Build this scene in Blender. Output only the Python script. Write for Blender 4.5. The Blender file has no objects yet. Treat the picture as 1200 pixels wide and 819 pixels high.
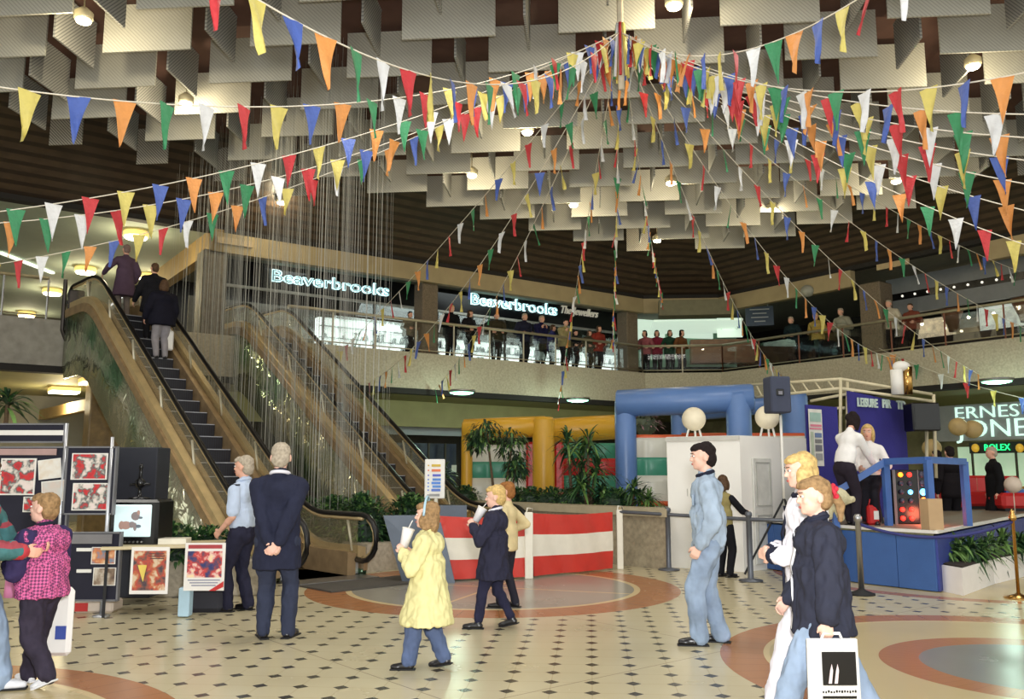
import bpy, math, random
from mathutils import Vector, Matrix, noise
random.seed(7)
sc = bpy.context.scene
COL = sc.collection
V = Vector
# ---------------- camera ----------------
CAMH, F, CX, CY, PITCH = 1.54, 1015.0, 600.0, 409.5, math.radians(8.0)
cd = bpy.data.cameras.new('camera'); cam = bpy.data.objects.new('camera', cd); COL.objects.link(cam)
cam.location = (0, 0, CAMH); cam.rotation_euler = (math.pi/2 + PITCH, 0, 0)
cd.sensor_fit = 'HORIZONTAL'; cd.sensor_width = 36; cd.lens = 36*F/1200
cd.clip_start = .05; cd.clip_end = 200
sc.camera = cam
def ray(px, py):
    x = (px-CX)/F; y = (CY-py)/F
    return V((x, math.cos(PITCH)-y*math.sin(PITCH), math.sin(PITCH)+y*math.cos(PITCH)))
def atY(px, py, Y):
    d = ray(px, py); return V((0,0,CAMH)) + d*(Y/d.y)
def atZ(px, py, z=0.0):
    d = ray(px, py); return V((0,0,CAMH)) + d*((z-CAMH)/d.z)
AL = math.radians(54.5)
U = V((math.sin(AL), math.cos(AL), 0)); W = V((-math.cos(AL), math.sin(AL), 0))
YAW_S = math.atan2(U.y, U.x)
def S(a, b, z=0.0): return U*a + W*b + V((0,0,z))
AE = math.radians(43.1)
EU = V((math.cos(AE), math.sin(AE), 0)); EW = V((-math.sin(AE), math.cos(AE), 0)); YAW_E = AE
def E(a, b, z=0.0): return EU*a + EW*b + V((0,0,z))
def eab(p): return p.dot(EU), p.dot(EW)
def sab(p): return p.dot(U), p.dot(W)
def atB(px, py, b):
    d = ray(px, py); t = b/d.dot(W); return V((0,0,CAMH)) + d*t
def atA(px, py, a):
    d = ray(px, py); t = a/d.dot(U); return V((0,0,CAMH)) + d*t
# ---------------- materials ----------------
def lin(c):
    return tuple(((x/255)/12.92 if x/255 <= .04045 else ((x/255+.055)/1.055)**2.4) for x in c[:3]) + (1,)
MATS = {}
def mat(name, col=(128,128,128), rough=.6, metal=0, var=.12, vs=6, bump=0, bs=40, spec=.5, emit=None, es=0, alpha=None, trans=0, stripes=None, checks=None, sheen=0, coat=0):
    if name in MATS: return MATS[name]
    m = bpy.data.materials.new(name); m.use_nodes = True; MATS[name] = m
    nt = m.node_tree; N = nt.nodes; L = nt.links
    b = N['Principled BSDF']; b.inputs['Roughness'].default_value = rough; b.inputs['Metallic'].default_value = metal
    b.inputs['Specular IOR Level'].default_value = spec
    if trans: b.inputs['Transmission Weight'].default_value = trans
    if coat: b.inputs['Coat Weight'].default_value = coat
    tc = N.new('ShaderNodeTexCoord')
    nz = N.new('ShaderNodeTexNoise'); nz.inputs['Scale'].default_value = vs; nz.inputs['Detail'].default_value = 4
    L.new(tc.outputs['Object'], nz.inputs['Vector'])
    rp = N.new('ShaderNodeMapRange'); rp.inputs[1].default_value = .3; rp.inputs[2].default_value = .7
    rp.inputs[3].default_value = 1-var; rp.inputs[4].default_value = 1+var*.6
    L.new(nz.outputs['Fac'], rp.inputs[0])
    mul = N.new('ShaderNodeVectorMath'); mul.operation = 'SCALE'; mul.inputs[0].default_value = lin(col)[:3]
    L.new(rp.outputs[0], mul.inputs['Scale'])
    out = mul.outputs[0]
    if stripes:
        # (colour2, scale, axis direction, ratio)
        c2, sca, dirv, ratio = stripes
        dt = N.new('ShaderNodeVectorMath'); dt.operation = 'DOT_PRODUCT'; dt.inputs[1].default_value = dirv
        L.new(tc.outputs['Object'], dt.inputs[0])
        mm = N.new('ShaderNodeMath'); mm.operation = 'MULTIPLY'; mm.inputs[1].default_value = sca; L.new(dt.outputs['Value'], mm.inputs[0])
        fr = N.new('ShaderNodeMath'); fr.operation = 'FRACT'; L.new(mm.outputs[0], fr.inputs[0])
        lt = N.new('ShaderNodeMath'); lt.operation = 'LESS_THAN'; lt.inputs[1].default_value = ratio; L.new(fr.outputs[0], lt.inputs[0])
        mx = N.new('ShaderNodeMix'); mx.data_type = 'RGBA'; L.new(lt.outputs[0], mx.inputs['Factor'])
        L.new(out, mx.inputs['A']); mx.inputs['B'].default_value = lin(c2)
        out = mx.outputs['Result']
    if checks:
        c2, sca = checks
        mp = N.new('ShaderNodeMapping'); mp.inputs['Rotation'].default_value = (.6,.5,.78); mp.inputs['Scale'].default_value = (sca,sca,sca); L.new(tc.outputs['Object'], mp.inputs[0])
        ck = N.new('ShaderNodeTexChecker'); ck.inputs['Scale'].default_value = 1; L.new(mp.outputs[0], ck.inputs['Vector'])
        mx = N.new('ShaderNodeMix'); mx.data_type = 'RGBA'; L.new(ck.outputs['Fac'], mx.inputs['Factor']); L.new(out, mx.inputs['A']); mx.inputs['B'].default_value = lin(c2); out = mx.outputs['Result']
    L.new(out, b.inputs['Base Color'])
    if bump:
        n2 = N.new('ShaderNodeTexNoise'); n2.inputs['Scale'].default_value = bs; n2.inputs['Detail'].default_value = 3
        L.new(tc.outputs['Object'], n2.inputs['Vector'])
        bp = N.new('ShaderNodeBump'); bp.inputs['Strength'].default_value = bump; bp.inputs['Distance'].default_value = .02
        L.new(n2.outputs['Fac'], bp.inputs['Height']); L.new(bp.outputs[0], b.inputs['Normal'])
    if emit:
        b.inputs['Emission Color'].default_value = lin(emit); b.inputs['Emission Strength'].default_value = es
    if alpha is not None: b.inputs['Alpha'].default_value = alpha
    return m
def photo_mat(name, cols, seed=0, scale=9, rough=.35):
    if name in MATS: return MATS[name]
    cols = sorted(cols, key=lambda c: .3*c[0]+.6*c[1]+.1*c[2])
    m = mat(name, cols[0], rough=rough, var=0); nt = m.node_tree; N = nt.nodes; L = nt.links; b = N['Principled BSDF']
    tc = N.new('ShaderNodeTexCoord'); mp = N.new('ShaderNodeMapping'); mp.inputs['Location'].default_value = (seed*3.7, seed*1.9, seed*5.3); L.new(tc.outputs['Object'], mp.inputs[0])
    nz = N.new('ShaderNodeTexNoise'); nz.inputs['Scale'].default_value = scale; nz.inputs['Detail'].default_value = 3.5; nz.inputs['Distortion'].default_value = .15; L.new(mp.outputs[0], nz.inputs['Vector'])
    r = N.new('ShaderNodeValToRGB'); r.color_ramp.interpolation = 'LINEAR' ; cr = r.color_ramp; n = len(cols)
    cr.elements[0].color = lin(cols[0]); cr.elements[0].position = 0; cr.elements[1].color = lin(cols[-1]); cr.elements[1].position = .64
    for i in range(1, n-1): e = cr.elements.new(.36+.28*(i-1)/max(1,n-2)); e.color = lin(cols[i])
    L.new(nz.outputs['Fac'], r.inputs[0]); L.new(r.outputs[0], b.inputs['Base Color']); return m
def fabric(name, col, **k): 
    k.setdefault('var', .16); k.setdefault('vs', 9); k.setdefault('bump', .35); k.setdefault('bs', 14); k.setdefault('rough', .85); k.setdefault('spec', .2)
    return mat(name, col, **k)
# ---------------- mesh builder (world coordinates) ----------------
WM = {}
class MB:
    def __init__(s): s.v = []; s.f = []; s.m = []; s.k = 0
    def mi(s, k): s.k = k; return s
    def add(s, vs, fs):
        o = len(s.v); s.v += [V(v) for v in vs]; s.f += [tuple(i+o for i in f) for f in fs]; s.m += [s.k]*len(fs); return s
    def box(s, c, size, yaw=0, R=None, bev=0):
        x, y, z = size[0]/2, size[1]/2, size[2]/2
        R = R or Matrix.Rotation(yaw, 3, 'Z')
        if bev:
            b = min(bev, x*.9, y*.9, z*.9); pts = []
            vs = []
            for sx in (-1,1):
                for sy in (-1,1):
                    for sz in (-1,1):
                        vs += [(sx*(x-b), sy*(y-b), sz*z), (sx*(x-b), sy*y, sz*(z-b)), (sx*x, sy*(y-b), sz*(z-b))]
            def I(sx, sy, sz, k): return ((sx>0)*4+(sy>0)*2+(sz>0))*3+k
            fs = []
            for q in (-1,1):
                fs.append([I(-1,-1,q,0),I(1,-1,q,0),I(1,1,q,0),I(-1,1,q,0)][::q])
                fs.append([I(-1,q,-1,1),I(-1,q,1,1),I(1,q,1,1),I(1,q,-1,1)][::q])
                fs.append([I(q,-1,-1,2),I(q,1,-1,2),I(q,1,1,2),I(q,-1,1,2)][::q])
            for p in (-1,1):
                for q in (-1,1):
                    fs.append([I(-1,p,q,0),I(1,p,q,0),I(1,p,q,1),I(-1,p,q,1)][::-p*q])
                    fs.append([I(p,-1,q,0),I(p,1,q,0),I(p,1,q,2),I(p,-1,q,2)][::p*q])
                    fs.append([I(p,q,-1,1),I(p,q,1,1),I(p,q,1,2),I(p,q,-1,2)][::-p*q])
                    for r in (-1,1):
                        fs.append([I(p,q,r,0),I(p,q,r,1),I(p,q,r,2)][::-p*q*r])
            return s.add([R@V(v)+V(c) for v in vs], fs)
        vs = [R@V((sx*x, sy*y, sz*z))+V(c) for sx in (-1,1) for sy in (-1,1) for sz in (-1,1)]
        return s.add(vs, [(0,1,3,2),(4,6,7,5),(0,4,5,1),(2,3,7,6),(0,2,6,4),(1,5,7,3)])
    def cyl(s, p0, p1, r0, r1=None, n=12, caps=True, sq=None):
        r1 = r0 if r1 is None else r1; p0 = V(p0); p1 = V(p1); d = (p1-p0)
        if d.length < 1e-6: return s
        q = d.to_track_quat('Z', 'Y'); vs = []
        for p, r in ((p0,r0),(p1,r1)):
            for i in range(n):
                t = 2*math.pi*i/n + (math.pi/4 if n == 4 else 0); vs.append(p + q@V((math.cos(t)*r, math.sin(t)*r, 0)))
        fs = [(i,(i+1)%n,n+(i+1)%n,n+i) for i in range(n)]
        if caps: fs += [tuple(range(n))[::-1], tuple(range(n,2*n))]
        return s.add(vs, fs)
    def tube(s, pts, r, n=8, closed=False):
        pts = [V(p) for p in pts]; vs = []; m = len(pts); up = V((0,0,1))
        for i, p in enumerate(pts):
            a = pts[(i-1)%m] if (closed or i) else p; b = pts[(i+1)%m] if (closed or i < m-1) else p
            d = (b-a).normalized(); x = d.cross(up)
            if x.length < .05: x = d.cross(V((1,0,0)))
            x.normalize(); y = x.cross(d)
            rr = r[i] if isinstance(r, (list,tuple)) else r
            for k in range(n):
                t = 2*math.pi*k/n; vs.append(p + x*math.cos(t)*rr + y*math.sin(t)*rr)
        fs = []
        for i in range(m if closed else m-1):
            j = (i+1)%m
            for k in range(n): fs.append((i*n+k, i*n+(k+1)%n, j*n+(k+1)%n, j*n+k))
        if not closed: fs += [tuple(range(n))[::-1], tuple(range((m-1)*n, m*n))]
        return s.add(vs, fs)
    def ball(s, c, r, n=10, R=None):
        if not hasattr(r, '__len__'): r = (r,r,r)
        c = V(c); R = R or Matrix.Identity(3); h = max(4, n*2//3); vs = [c+R@V((0,0,-r[2]))]
        for i in range(1, h):
            ph = math.pi*i/h
            for k in range(n):
                t = 2*math.pi*k/n; vs.append(c + R@V((r[0]*math.sin(ph)*math.cos(t), r[1]*math.sin(ph)*math.sin(t), -r[2]*math.cos(ph))))
        vs.append(c+R@V((0,0,r[2]))); fs = []
        for k in range(n):
            fs.append((0, 1+(k+1)%n, 1+k)); l = 1+(h-2)*n
            fs.append((len(vs)-1, l+k, l+(k+1)%n))
            for i in range(h-2): fs.append((1+i*n+k, 1+i*n+(k+1)%n, 1+(i+1)*n+(k+1)%n, 1+(i+1)*n+k))
        return s.add(vs, fs)
    def cone(s, p0, r0, p1, r1, n=10):   # round cone
        s.ball(p0, r0, n); s.ball(p1, r1, n); return s.cyl(p0, p1, r0, r1, n, caps=False)
    def poly(s, pts, thick):             # planar polygon given thickness along vector
        pts = [V(p) for p in pts]; t = V(thick); n = len(pts)
        nr = sum(((pts[i]-pts[0]).cross(pts[(i+1)%n]-pts[0]) for i in range(1,n-1)), V((0,0,0)))
        if nr.dot(t) > 0: pts = pts[::-1]
        vs = pts + [p+t for p in pts]
        return s.add(vs, [tuple(range(n)), tuple(range(n,2*n))[::-1]] + [(i, n+i, n+(i+1)%n, (i+1)%n) for i in range(n)])
    def lathe(s, c, prof, n=16, R=None):
        c = V(c); R = R or Matrix.Identity(3); vs = []
        for r, z in prof:
            for k in range(n):
                t = 2*math.pi*k/n; vs.append(c+R@V((r*math.cos(t), r*math.sin(t), z)))
        fs = []
        for i in range(len(prof)-1):
            for k in range(n): fs.append((i*n+k, i*n+(k+1)%n, (i+1)*n+(k+1)%n, (i+1)*n+k))
        fs += [tuple(range(n))[::-1], tuple(range((len(prof)-1)*n, len(prof)*n))]
        return s.add(vs, fs)
    def build(s, name, mats, parent=None, smooth=False, origin=None):
        if not isinstance(mats, (list,tuple)): mats = [mats]
        if parent is not None: I = WM[parent].inverted(); M = WM[parent]; off = None
        else:
            if origin is None:
                xs = [v.x for v in s.v]; ys = [v.y for v in s.v]
                origin = V(((min(xs)+max(xs))/2, (min(ys)+max(ys))/2, min(v.z for v in s.v)))
            M = Matrix.Translation(origin); I = M.inverted()
        me = bpy.data.meshes.new(name); me.from_pydata([I@v for v in s.v], [], s.f)
        for m in mats: me.materials.append(m)
        me.polygons.foreach_set('material_index', s.m)
        if smooth: me.polygons.foreach_set('use_smooth', [True]*len(s.f))
        me.update()
        o = bpy.data.objects.new(name, me); COL.objects.link(o)
        if parent is not None: o.parent = parent
        else: o.matrix_world = M
        WM[o] = M.copy(); return o
def tag(o, label=None, cat=None, group=None, kind=None):
    if label: o['label'] = label
    if cat: o['category'] = cat
    if group: o['group'] = group
    if kind: o['kind'] = kind
    return o
def thing(name, label, cat, loc, yaw=0, group=None):
    o = bpy.data.objects.new(name, None); COL.objects.link(o); o.empty_display_size = .1
    o.location = loc; o.rotation_euler = (0,0,yaw)
    WM[o] = Matrix.Translation(V(loc)) @ Matrix.Rotation(yaw, 4, 'Z')
    return tag(o, label, cat, group)
def struct(mb, name, m, smooth=False): 
    o = mb.build(name, m, None, smooth); o['kind'] = 'structure'; return o
def text_mb(mb, txt, org, xdir, size, depth=.02, bold=.0, width=None, up=V((0,0,1)), shear=0, spacing=1, nrm=None):
    c = bpy.data.curves.new('t', 'FONT'); c.body = txt; c.size = size; c.extrude = depth/2; c.offset = bold; c.shear = shear
    c.space_character = spacing; c.resolution_u = 3
    o = bpy.data.objects.new('t', c); COL.objects.link(o)
    bpy.context.view_layer.update()
    me = bpy.data.meshes.new_from_object(o)
    xs = [v.co.x for v in me.vertices]; x0 = min(xs); w = max(xs)-x0; k = (width/w) if width else 1
    xdir = V(xdir).normalized(); n = xdir.cross(up)
    mb.add([V(org)+xdir*(v.co.x-x0)*k+up*v.co.y+n*(v.co.z) for v in me.vertices], [tuple(p.vertices) for p in me.polygons])
    bpy.data.objects.remove(o); bpy.data.meshes.remove(me); bpy.data.curves.remove(c)
def copy_tree(o, parent=None):
    c = o.copy(); COL.objects.link(c)
    if parent is not None: c.parent = parent
    for ch in list(o.children): copy_tree(ch, c)
    return c
# ================= FLOOR =================
def floor_material():
    m = bpy.data.materials.new('tiled_floor'); m.use_nodes = True; nt = m.node_tree; N = nt.nodes; L = nt.links
    b = N['Principled BSDF']
    tc = N.new('ShaderNodeTexCoord'); sp = N.new('ShaderNodeSeparateXYZ'); L.new(tc.outputs['Object'], sp.inputs[0])
    def M(op, a, c=None, d=None):
        n = N.new('ShaderNodeMath'); n.operation = op
        for i, q in enumerate((a, c, d)):
            if q is None: continue
            if isinstance(q, (int, float)): n.inputs[i].default_value = q
            else: L.new(q, n.inputs[i])
        return n.outputs[0]
    X, Y = sp.outputs[0], sp.outputs[1]
    th = math.atan(90/F); c, s_ = math.cos(th), math.sin(th)
    xr = M('SUBTRACT', M('MULTIPLY', X, c), M('MULTIPLY', Y, s_)); yr = M('ADD', M('MULTIPLY', X, s_), M('MULTIPLY', Y, c))
    T = .30
    p0 = atZ(690, 799.9); y0 = p0.x*s_ + p0.y*c
    def cell(q, off):
        return M('SUBTRACT', M('FRACT', M('ADD', M('DIVIDE', M('SUBTRACT', q, off), T), 100.5)), .5)
    cx, cy = cell(xr, 0), cell(yr, y0)
    ax, ay = M('ABSOLUTE', cx), M('ABSOLUTE', cy)
    dia = M('LESS_THAN', M('ADD', ax, ay), .2)
    grout = M('MAXIMUM', M('LESS_THAN', ax, .012), M('LESS_THAN', ay, .012))
    nz = N.new('ShaderNodeTexNoise'); nz.inputs['Scale'].default_value = 1.3; nz.inputs['Detail'].default_value = 5; L.new(tc.outputs['Object'], nz.inputs['Vector'])
    wn = N.new('ShaderNodeTexNoise'); wn.inputs['Scale'].default_value = 45; L.new(tc.outputs['Object'], wn.inputs['Vector'])
    def col(c_, fac, a):
        n = N.new('ShaderNodeMix'); n.data_type = 'RGBA'
        if isinstance(fac, (int,float)): n.inputs['Factor'].default_value = fac
        else: L.new(fac, n.inputs['Factor'])
        if isinstance(a, tuple): n.inputs['A'].default_value = lin(a)
        else: L.new(a, n.inputs['A'])
        if isinstance(c_, tuple): n.inputs['B'].default_value = lin(c_)
        else: L.new(c_, n.inputs['B'])
        return n.outputs['Result']
    cur = col((184,172,138), nz.outputs['Fac'], (208,198,166))
    cur = col((166,150,112), M('MULTIPLY', grout, .45), cur)
    cur = col((70,66,56), dia, cur)
    # darker jointing lines every few tiles, on the diagonal
    dg = M('ABSOLUTE', M('SUBTRACT', M('FRACT', M('ADD', M('DIVIDE', M('ADD', xr, yr), 4.2426), 50.3)), .5))
    dg2 = M('ABSOLUTE', M('SUBTRACT', M('FRACT', M('ADD', M('DIVIDE', M('SUBTRACT', xr, yr), 4.2426), 50.1)), .5))
    cur = col((110,98,76), M('MULTIPLY', M('MAXIMUM', M('LESS_THAN', dg, .0016), M('LESS_THAN', dg2, .0016)), .7), cur)
    brown = (168,112,72); cream = (214,192,146); grey = (150,146,134)
    def ring(cx0, cy0, layers):
        nonlocal cur
        dx = M('SUBTRACT', X, cx0); dy = M('SUBTRACT', Y, cy0); r = M('SQRT', M('ADD', M('MULTIPLY', dx, dx), M('MULTIPLY', dy, dy)))
        an = M('ARCTAN2', dy, dx)
        seg = M('LESS_THAN', M('ABSOLUTE', M('SUBTRACT', M('FRACT', M('MULTIPLY', an, 64/(2*math.pi))), .5)), .03)
        for rad, colr in layers:
            cur = col(colr, M('LESS_THAN', r, rad), cur)
            if colr == brown: cur = col((134,92,62), M('MULTIPLY', M('MULTIPLY', seg, M('LESS_THAN', r, rad)), .6), cur)
        return r, an
    # circle by the escalator foot: brown ring, cream band, grey field with cream spokes
    r, an = ring(-.25, 11.95, [(2.47, brown), (1.95, cream), (1.87, grey)])
    sp_ = M('LESS_THAN', M('MULTIPLY', M('ABSOLUTE', M('SINE', M('MULTIPLY', M('ADD', an, .35), 2.0))), r), .045)
    cur = col((205,186,140), M('MULTIPLY', sp_, M('LESS_THAN', r, 1.87)), cur)
    ring(4.25, 7.15, [(2.53, brown), (2.17, cream), (2.12, (196,178,134)), (1.24, brown), (.93, (128,128,124))])
    ring(-4.46, 4.54, [(2.72, brown), (2.36, cream), (2.3, (196,178,134))])
    ring(.55, 3.62, [(2.52, brown), (2.2, cream), (2.1, (196,178,134))])
    ring(6.9, 13.2, [(2.9, brown), (2.65, (196,178,134))])
    L.new(cur, b.inputs['Base Color'])
    rr = N.new('ShaderNodeMapRange'); rr.inputs[3].default_value = .16; rr.inputs[4].default_value = .34; L.new(nz.outputs['Fac'], rr.inputs[0]); L.new(rr.outputs[0], b.inputs['Roughness'])
    b.inputs['Specular IOR Level'].default_value = .4
    return m
mb = MB(); mb.box((2, 18, -.1), (60, 50, .2)); fl = mb.build('floor', floor_material(), None, origin=V((0,0,0))); fl['kind'] = 'structure'

# ================= shared materials =================
concrete = mat('cast_concrete', (178,168,148), rough=.85, var=.2, vs=18, bump=.3, bs=30)
concrete_grey = mat('grey_fascia_panel', (146,142,134), rough=.8, var=.2, vs=5, bump=.15)
band = mat('beige_band', (158,142,108), rough=.7, var=.12, vs=2)
dark = mat('dark_recess', (26,22,20), rough=.8, var=.2)
black = mat('black_gloss', (14,14,16), rough=.25, var=.1)
blackm = mat('black_matt', (22,22,24), rough=.7)
white = mat('white_paint', (226,224,218), rough=.5, var=.05)
steel = mat('satin_steel', (170,170,172), rough=.3, metal=.9, var=.06)
brass = mat('brass', (190,150,86), rough=.25, metal=1, var=.1)
glass = mat('clear_glass', (225,240,235), rough=.02, trans=1, alpha=.22, var=0)
brownceil = mat('brown_ceiling', (96,68,60), rough=.9, var=.15, vs=3)
rib = mat('ribbed_cladding', (72,58,46), rough=.42, var=.25, vs=3, stripes=((44,34,28), 6.5, (0,0,1), .4), spec=.6)
colm = mat('speckled_column', (112,98,80), rough=.7, var=.4, vs=30, bump=.3)
greenceil = mat('pale_gallery_ceiling', (172,184,170), rough=.8, var=.06, vs=2)
AF, BF_ = 23.8, 22.3      # facade B plane a, facade A plane b
ZF, ZB = 5.0, 3.95        # balcony floor, underside
CA, CB = 21.75, 20.6      # where the corner chamfer starts
# ceiling
mb = MB(); mb.poly([S(-14,12,9.35), S(1,1,9.35), S(AF-2.0,-8,9.35), S(AF-2.0,19.6,9.35), S(-14,19.6,9.35)], (0,0,.3)); struct(mb, 'ceiling', brownceil)
# sloping ribbed cladding on both sides
mb = MB(); mb.poly([S(-14,BF_,7.85), S(CA,BF_,7.85), S(CA-2,19.6,9.4), S(-14,19.6,9.4)], W*.2); struct(mb, 'wall_upper_left', rib)
mb = MB(); mb.poly([S(CA,BF_,7.85), S(AF,CB,7.85), S(AF-2.2,CB-1.6,9.4), S(CA-2,19.6,9.4)], (U+W)*.1); struct(mb, 'wall_upper_corner', rib)
mb = MB(); mb.poly([S(AF,CB,7.85), S(AF,-4,7.85), S(AF-2.2,-4,9.4), S(AF-2.2,CB-1.6,9.4)], U*.2); struct(mb, 'wall_upper_right', rib)
# beige bands under the cladding
def wall_seg(mb, p, q, z0, z1, th):
    p = V(p); q = V(q); d = (q-p).normalized(); n = V((d.y,-d.x,0))
    mb.poly([V((p.x,p.y,z0)), V((q.x,q.y,z0)), V((q.x,q.y,z1)), V((p.x,p.y,z1))], n*th); return mb
c0, c1 = S(CA,BF_), S(AF,CB)
mb = MB(); wall_seg(mb, S(6.35,BF_), c0, 7.2, 7.72, -.25); wall_seg(mb, c0, c1, 7.2, 7.72, -.25); wall_seg(mb, c1, S(AF,15.3), 7.2, 7.72, -.25)
struct(mb, 'trim_1', band)
mb = MB(); wall_seg(mb, S(AF,11.2), S(AF,-2), 7.2, 7.72, -.25); struct(mb, 'trim_2', band)
mb = MB(); wall_seg(mb, S(-14,BF_), c0, 7.72, 7.86, -.3); wall_seg(mb, c0, c1, 7.72, 7.86, -.3); wall_seg(mb, c1, S(AF,-4), 7.72, 7.86, -.3); struct(mb, 'trim_3', dark)
mb = MB(); wall_seg(mb, S(6.35,BF_), S(6.35,32), 7.2, 7.8, .3); struct(mb, 'trim_4', mat('warm_band', (176,146,92), rough=.6, var=.15, vs=2))
# gallery ceilings
mb = MB(); mb.poly([S(-20,BF_+.3,7.8), S(6.35,BF_+.3,7.8), S(6.35,40,7.8), S(-20,40,7.8)], (0,0,.2)); struct(mb, 'ceiling_gallery_left', greenceil)
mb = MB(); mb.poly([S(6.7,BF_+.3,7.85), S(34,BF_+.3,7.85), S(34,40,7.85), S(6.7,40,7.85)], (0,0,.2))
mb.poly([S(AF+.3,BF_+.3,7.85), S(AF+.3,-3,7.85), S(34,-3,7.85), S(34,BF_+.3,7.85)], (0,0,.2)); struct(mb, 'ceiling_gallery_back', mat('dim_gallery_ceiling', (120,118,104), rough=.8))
# balcony fascias and decks
mb = MB(); wall_seg(mb, S(-14,BF_), S(5.6,BF_), ZB, ZF+.02, -.3); struct(mb, 'wall_fascia_left', concrete_grey)
mb = MB(); wall_seg(mb, S(5.6,BF_), c0, ZB, ZF+.02, -.3); wall_seg(mb, c0, c1, ZB, ZF+.02, -.3); wall_seg(mb, c1, S(AF,-4), ZB, ZF+.02, -.3); struct(mb, 'wall_fascia_back', concrete)
mb = MB(); mb.poly([S(-20,BF_+.3,ZF-.3), S(34,BF_+.3,ZF-.3), S(34,40,ZF-.3), S(-20,40,ZF-.3)], (0,0,.3))
mb.poly([S(AF+.3,BF_+.3,ZF-.3), S(AF+.3,-3,ZF-.3), S(34,-3,ZF-.3), S(34,BF_+.3,ZF-.3)], (0,0,.3))
struct(mb, 'floor_gallery', mat('gallery_floor', (120,112,98), rough=.4))
# undersides (ground floor soffits)
soff = mat('olive_soffit', (142,138,98), rough=.7, var=.1, vs=2)
mb = MB(); mb.poly([S(-20,BF_+.3,ZB-.12), S(34,BF_+.3,ZB-.12), S(34,40,ZB-.12), S(-20,40,ZB-.12)], (0,0,.2))
mb.poly([S(AF+.3,BF_+.3,ZB-.12), S(AF+.3,-3,ZB-.12), S(34,-3,ZB-.12), S(34,BF_+.3,ZB-.12)], (0,0,.2)); struct(mb, 'ceiling_arcade', soff)
mb = MB(); wall_seg(mb, S(-14,BF_+.03), c0+U*.02, ZB-.16, ZB, -.35); wall_seg(mb, c0, c1, ZB-.16, ZB, -.3); wall_seg(mb, c1, S(AF,-4), ZB-.16, ZB, -.35); struct(mb, 'trim_5', dark)
# back walls at both levels
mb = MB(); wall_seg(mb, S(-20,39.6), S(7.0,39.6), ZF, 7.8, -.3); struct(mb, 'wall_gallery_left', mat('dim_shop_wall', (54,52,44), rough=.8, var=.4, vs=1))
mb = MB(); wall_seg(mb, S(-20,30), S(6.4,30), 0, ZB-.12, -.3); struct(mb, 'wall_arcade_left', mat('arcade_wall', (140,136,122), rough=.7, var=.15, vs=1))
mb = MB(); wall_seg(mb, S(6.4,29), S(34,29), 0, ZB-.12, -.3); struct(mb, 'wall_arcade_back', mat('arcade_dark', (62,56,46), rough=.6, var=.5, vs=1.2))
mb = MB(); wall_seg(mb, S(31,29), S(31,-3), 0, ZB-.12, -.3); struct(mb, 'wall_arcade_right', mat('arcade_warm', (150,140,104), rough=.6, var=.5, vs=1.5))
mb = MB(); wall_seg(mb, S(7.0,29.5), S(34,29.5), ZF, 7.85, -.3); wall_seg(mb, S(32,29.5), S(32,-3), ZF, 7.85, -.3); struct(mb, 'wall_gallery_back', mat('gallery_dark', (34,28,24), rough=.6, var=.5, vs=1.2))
mb = MB(); wall_seg(mb, S(7.4,25.2), S(23,25.2), 3.0, ZB-.12, -.2); struct(mb, 'trim_12', mat('olive_bulkhead', (168,160,112), rough=.6, var=.1, vs=2))
p_, q_ = atZ(-30,507,3.1), atZ(133,474,3.1); mb = MB(); wall_seg(mb, p_, q_, 3.1, 3.4, -.2); struct(mb, 'trim_13', mat('warm_band', (176,146,92)))
# columns on the balcony line
def column(a, b, w, z0, z1, n, m=colm):
    mb = MB(); mb.box(S(a,b,(z0+z1)/2), (w,w,z1-z0), YAW_S, bev=.03); struct(mb, 'trim_%d' % n, m)
column(6.5, BF_+.4, .62, ZF, 7.25, 6, mat('grey_marble_column', (104,96,82), rough=.45, var=.35, vs=7))
for i, px in enumerate((499, 735)):
    p = atB(px, 370, BF_+.5); a, b = sab(p); column(a, b, .55, ZF, 7.25, 7+i)
p = atA(1027, 360, AF+.5); a, b = sab(p); column(a, b, .7, ZF, 7.25, 9)
column(6.68, BF_+.4, .68, 0, ZB, 10, mat('grey_marble_column', (104,96,82)))
p = atB(118, 540, BF_+.6); a, b = sab(p); column(a, b, .75, 0, ZB, 11, mat('brown_marble_pillar', (128,104,62), rough=.4, var=.3, vs=6))
# ================= CEILING PANELS =================
def panel_mat(name, c1, c2, flip=1):
    return mat(name, c1, rough=.75, var=.06, vs=4, stripes=(c2, 22, (.7*flip,0,.7), .35))
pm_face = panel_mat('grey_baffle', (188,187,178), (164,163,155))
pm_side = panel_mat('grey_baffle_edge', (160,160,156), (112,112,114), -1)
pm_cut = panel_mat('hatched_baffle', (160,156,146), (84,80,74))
th = math.atan(90/F)
GX = V((math.cos(th), -math.sin(th), 0)); GY = V((math.sin(th), math.cos(th), 0))
ZP, PH, MOD = 8.36, .80, 1.25
lampspots = []
def inside(p, ma=0, mb_=0):
    a, b = sab(p); return b < 19.55-mb_ and a < AF-2.45-ma and not (a > 19.4 and b > 18.2)
face_proto = {}; nface = nside = 0
def mesh_obj(mb, name, m):
    o = mb.build(name, m, None, origin=V((0,0,0))); return o
def proto_panel(w, m, nm):
    mb = MB(); mb.box((0,0,PH/2), (w,.035,PH)); mb.box((0,0,PH+.008), (w,.05,.025)); 
    me = mb.build('p', m, None, origin=V((0,0,0))); d = me.data; bpy.data.objects.remove(me); d.name = nm; return d
MF = proto_panel(1.5, pm_face, 'face_panel'); MS = proto_panel(1.1, pm_side, 'side_panel'); MC = proto_panel(.72, pm_cut, 'cut_panel')
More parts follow.
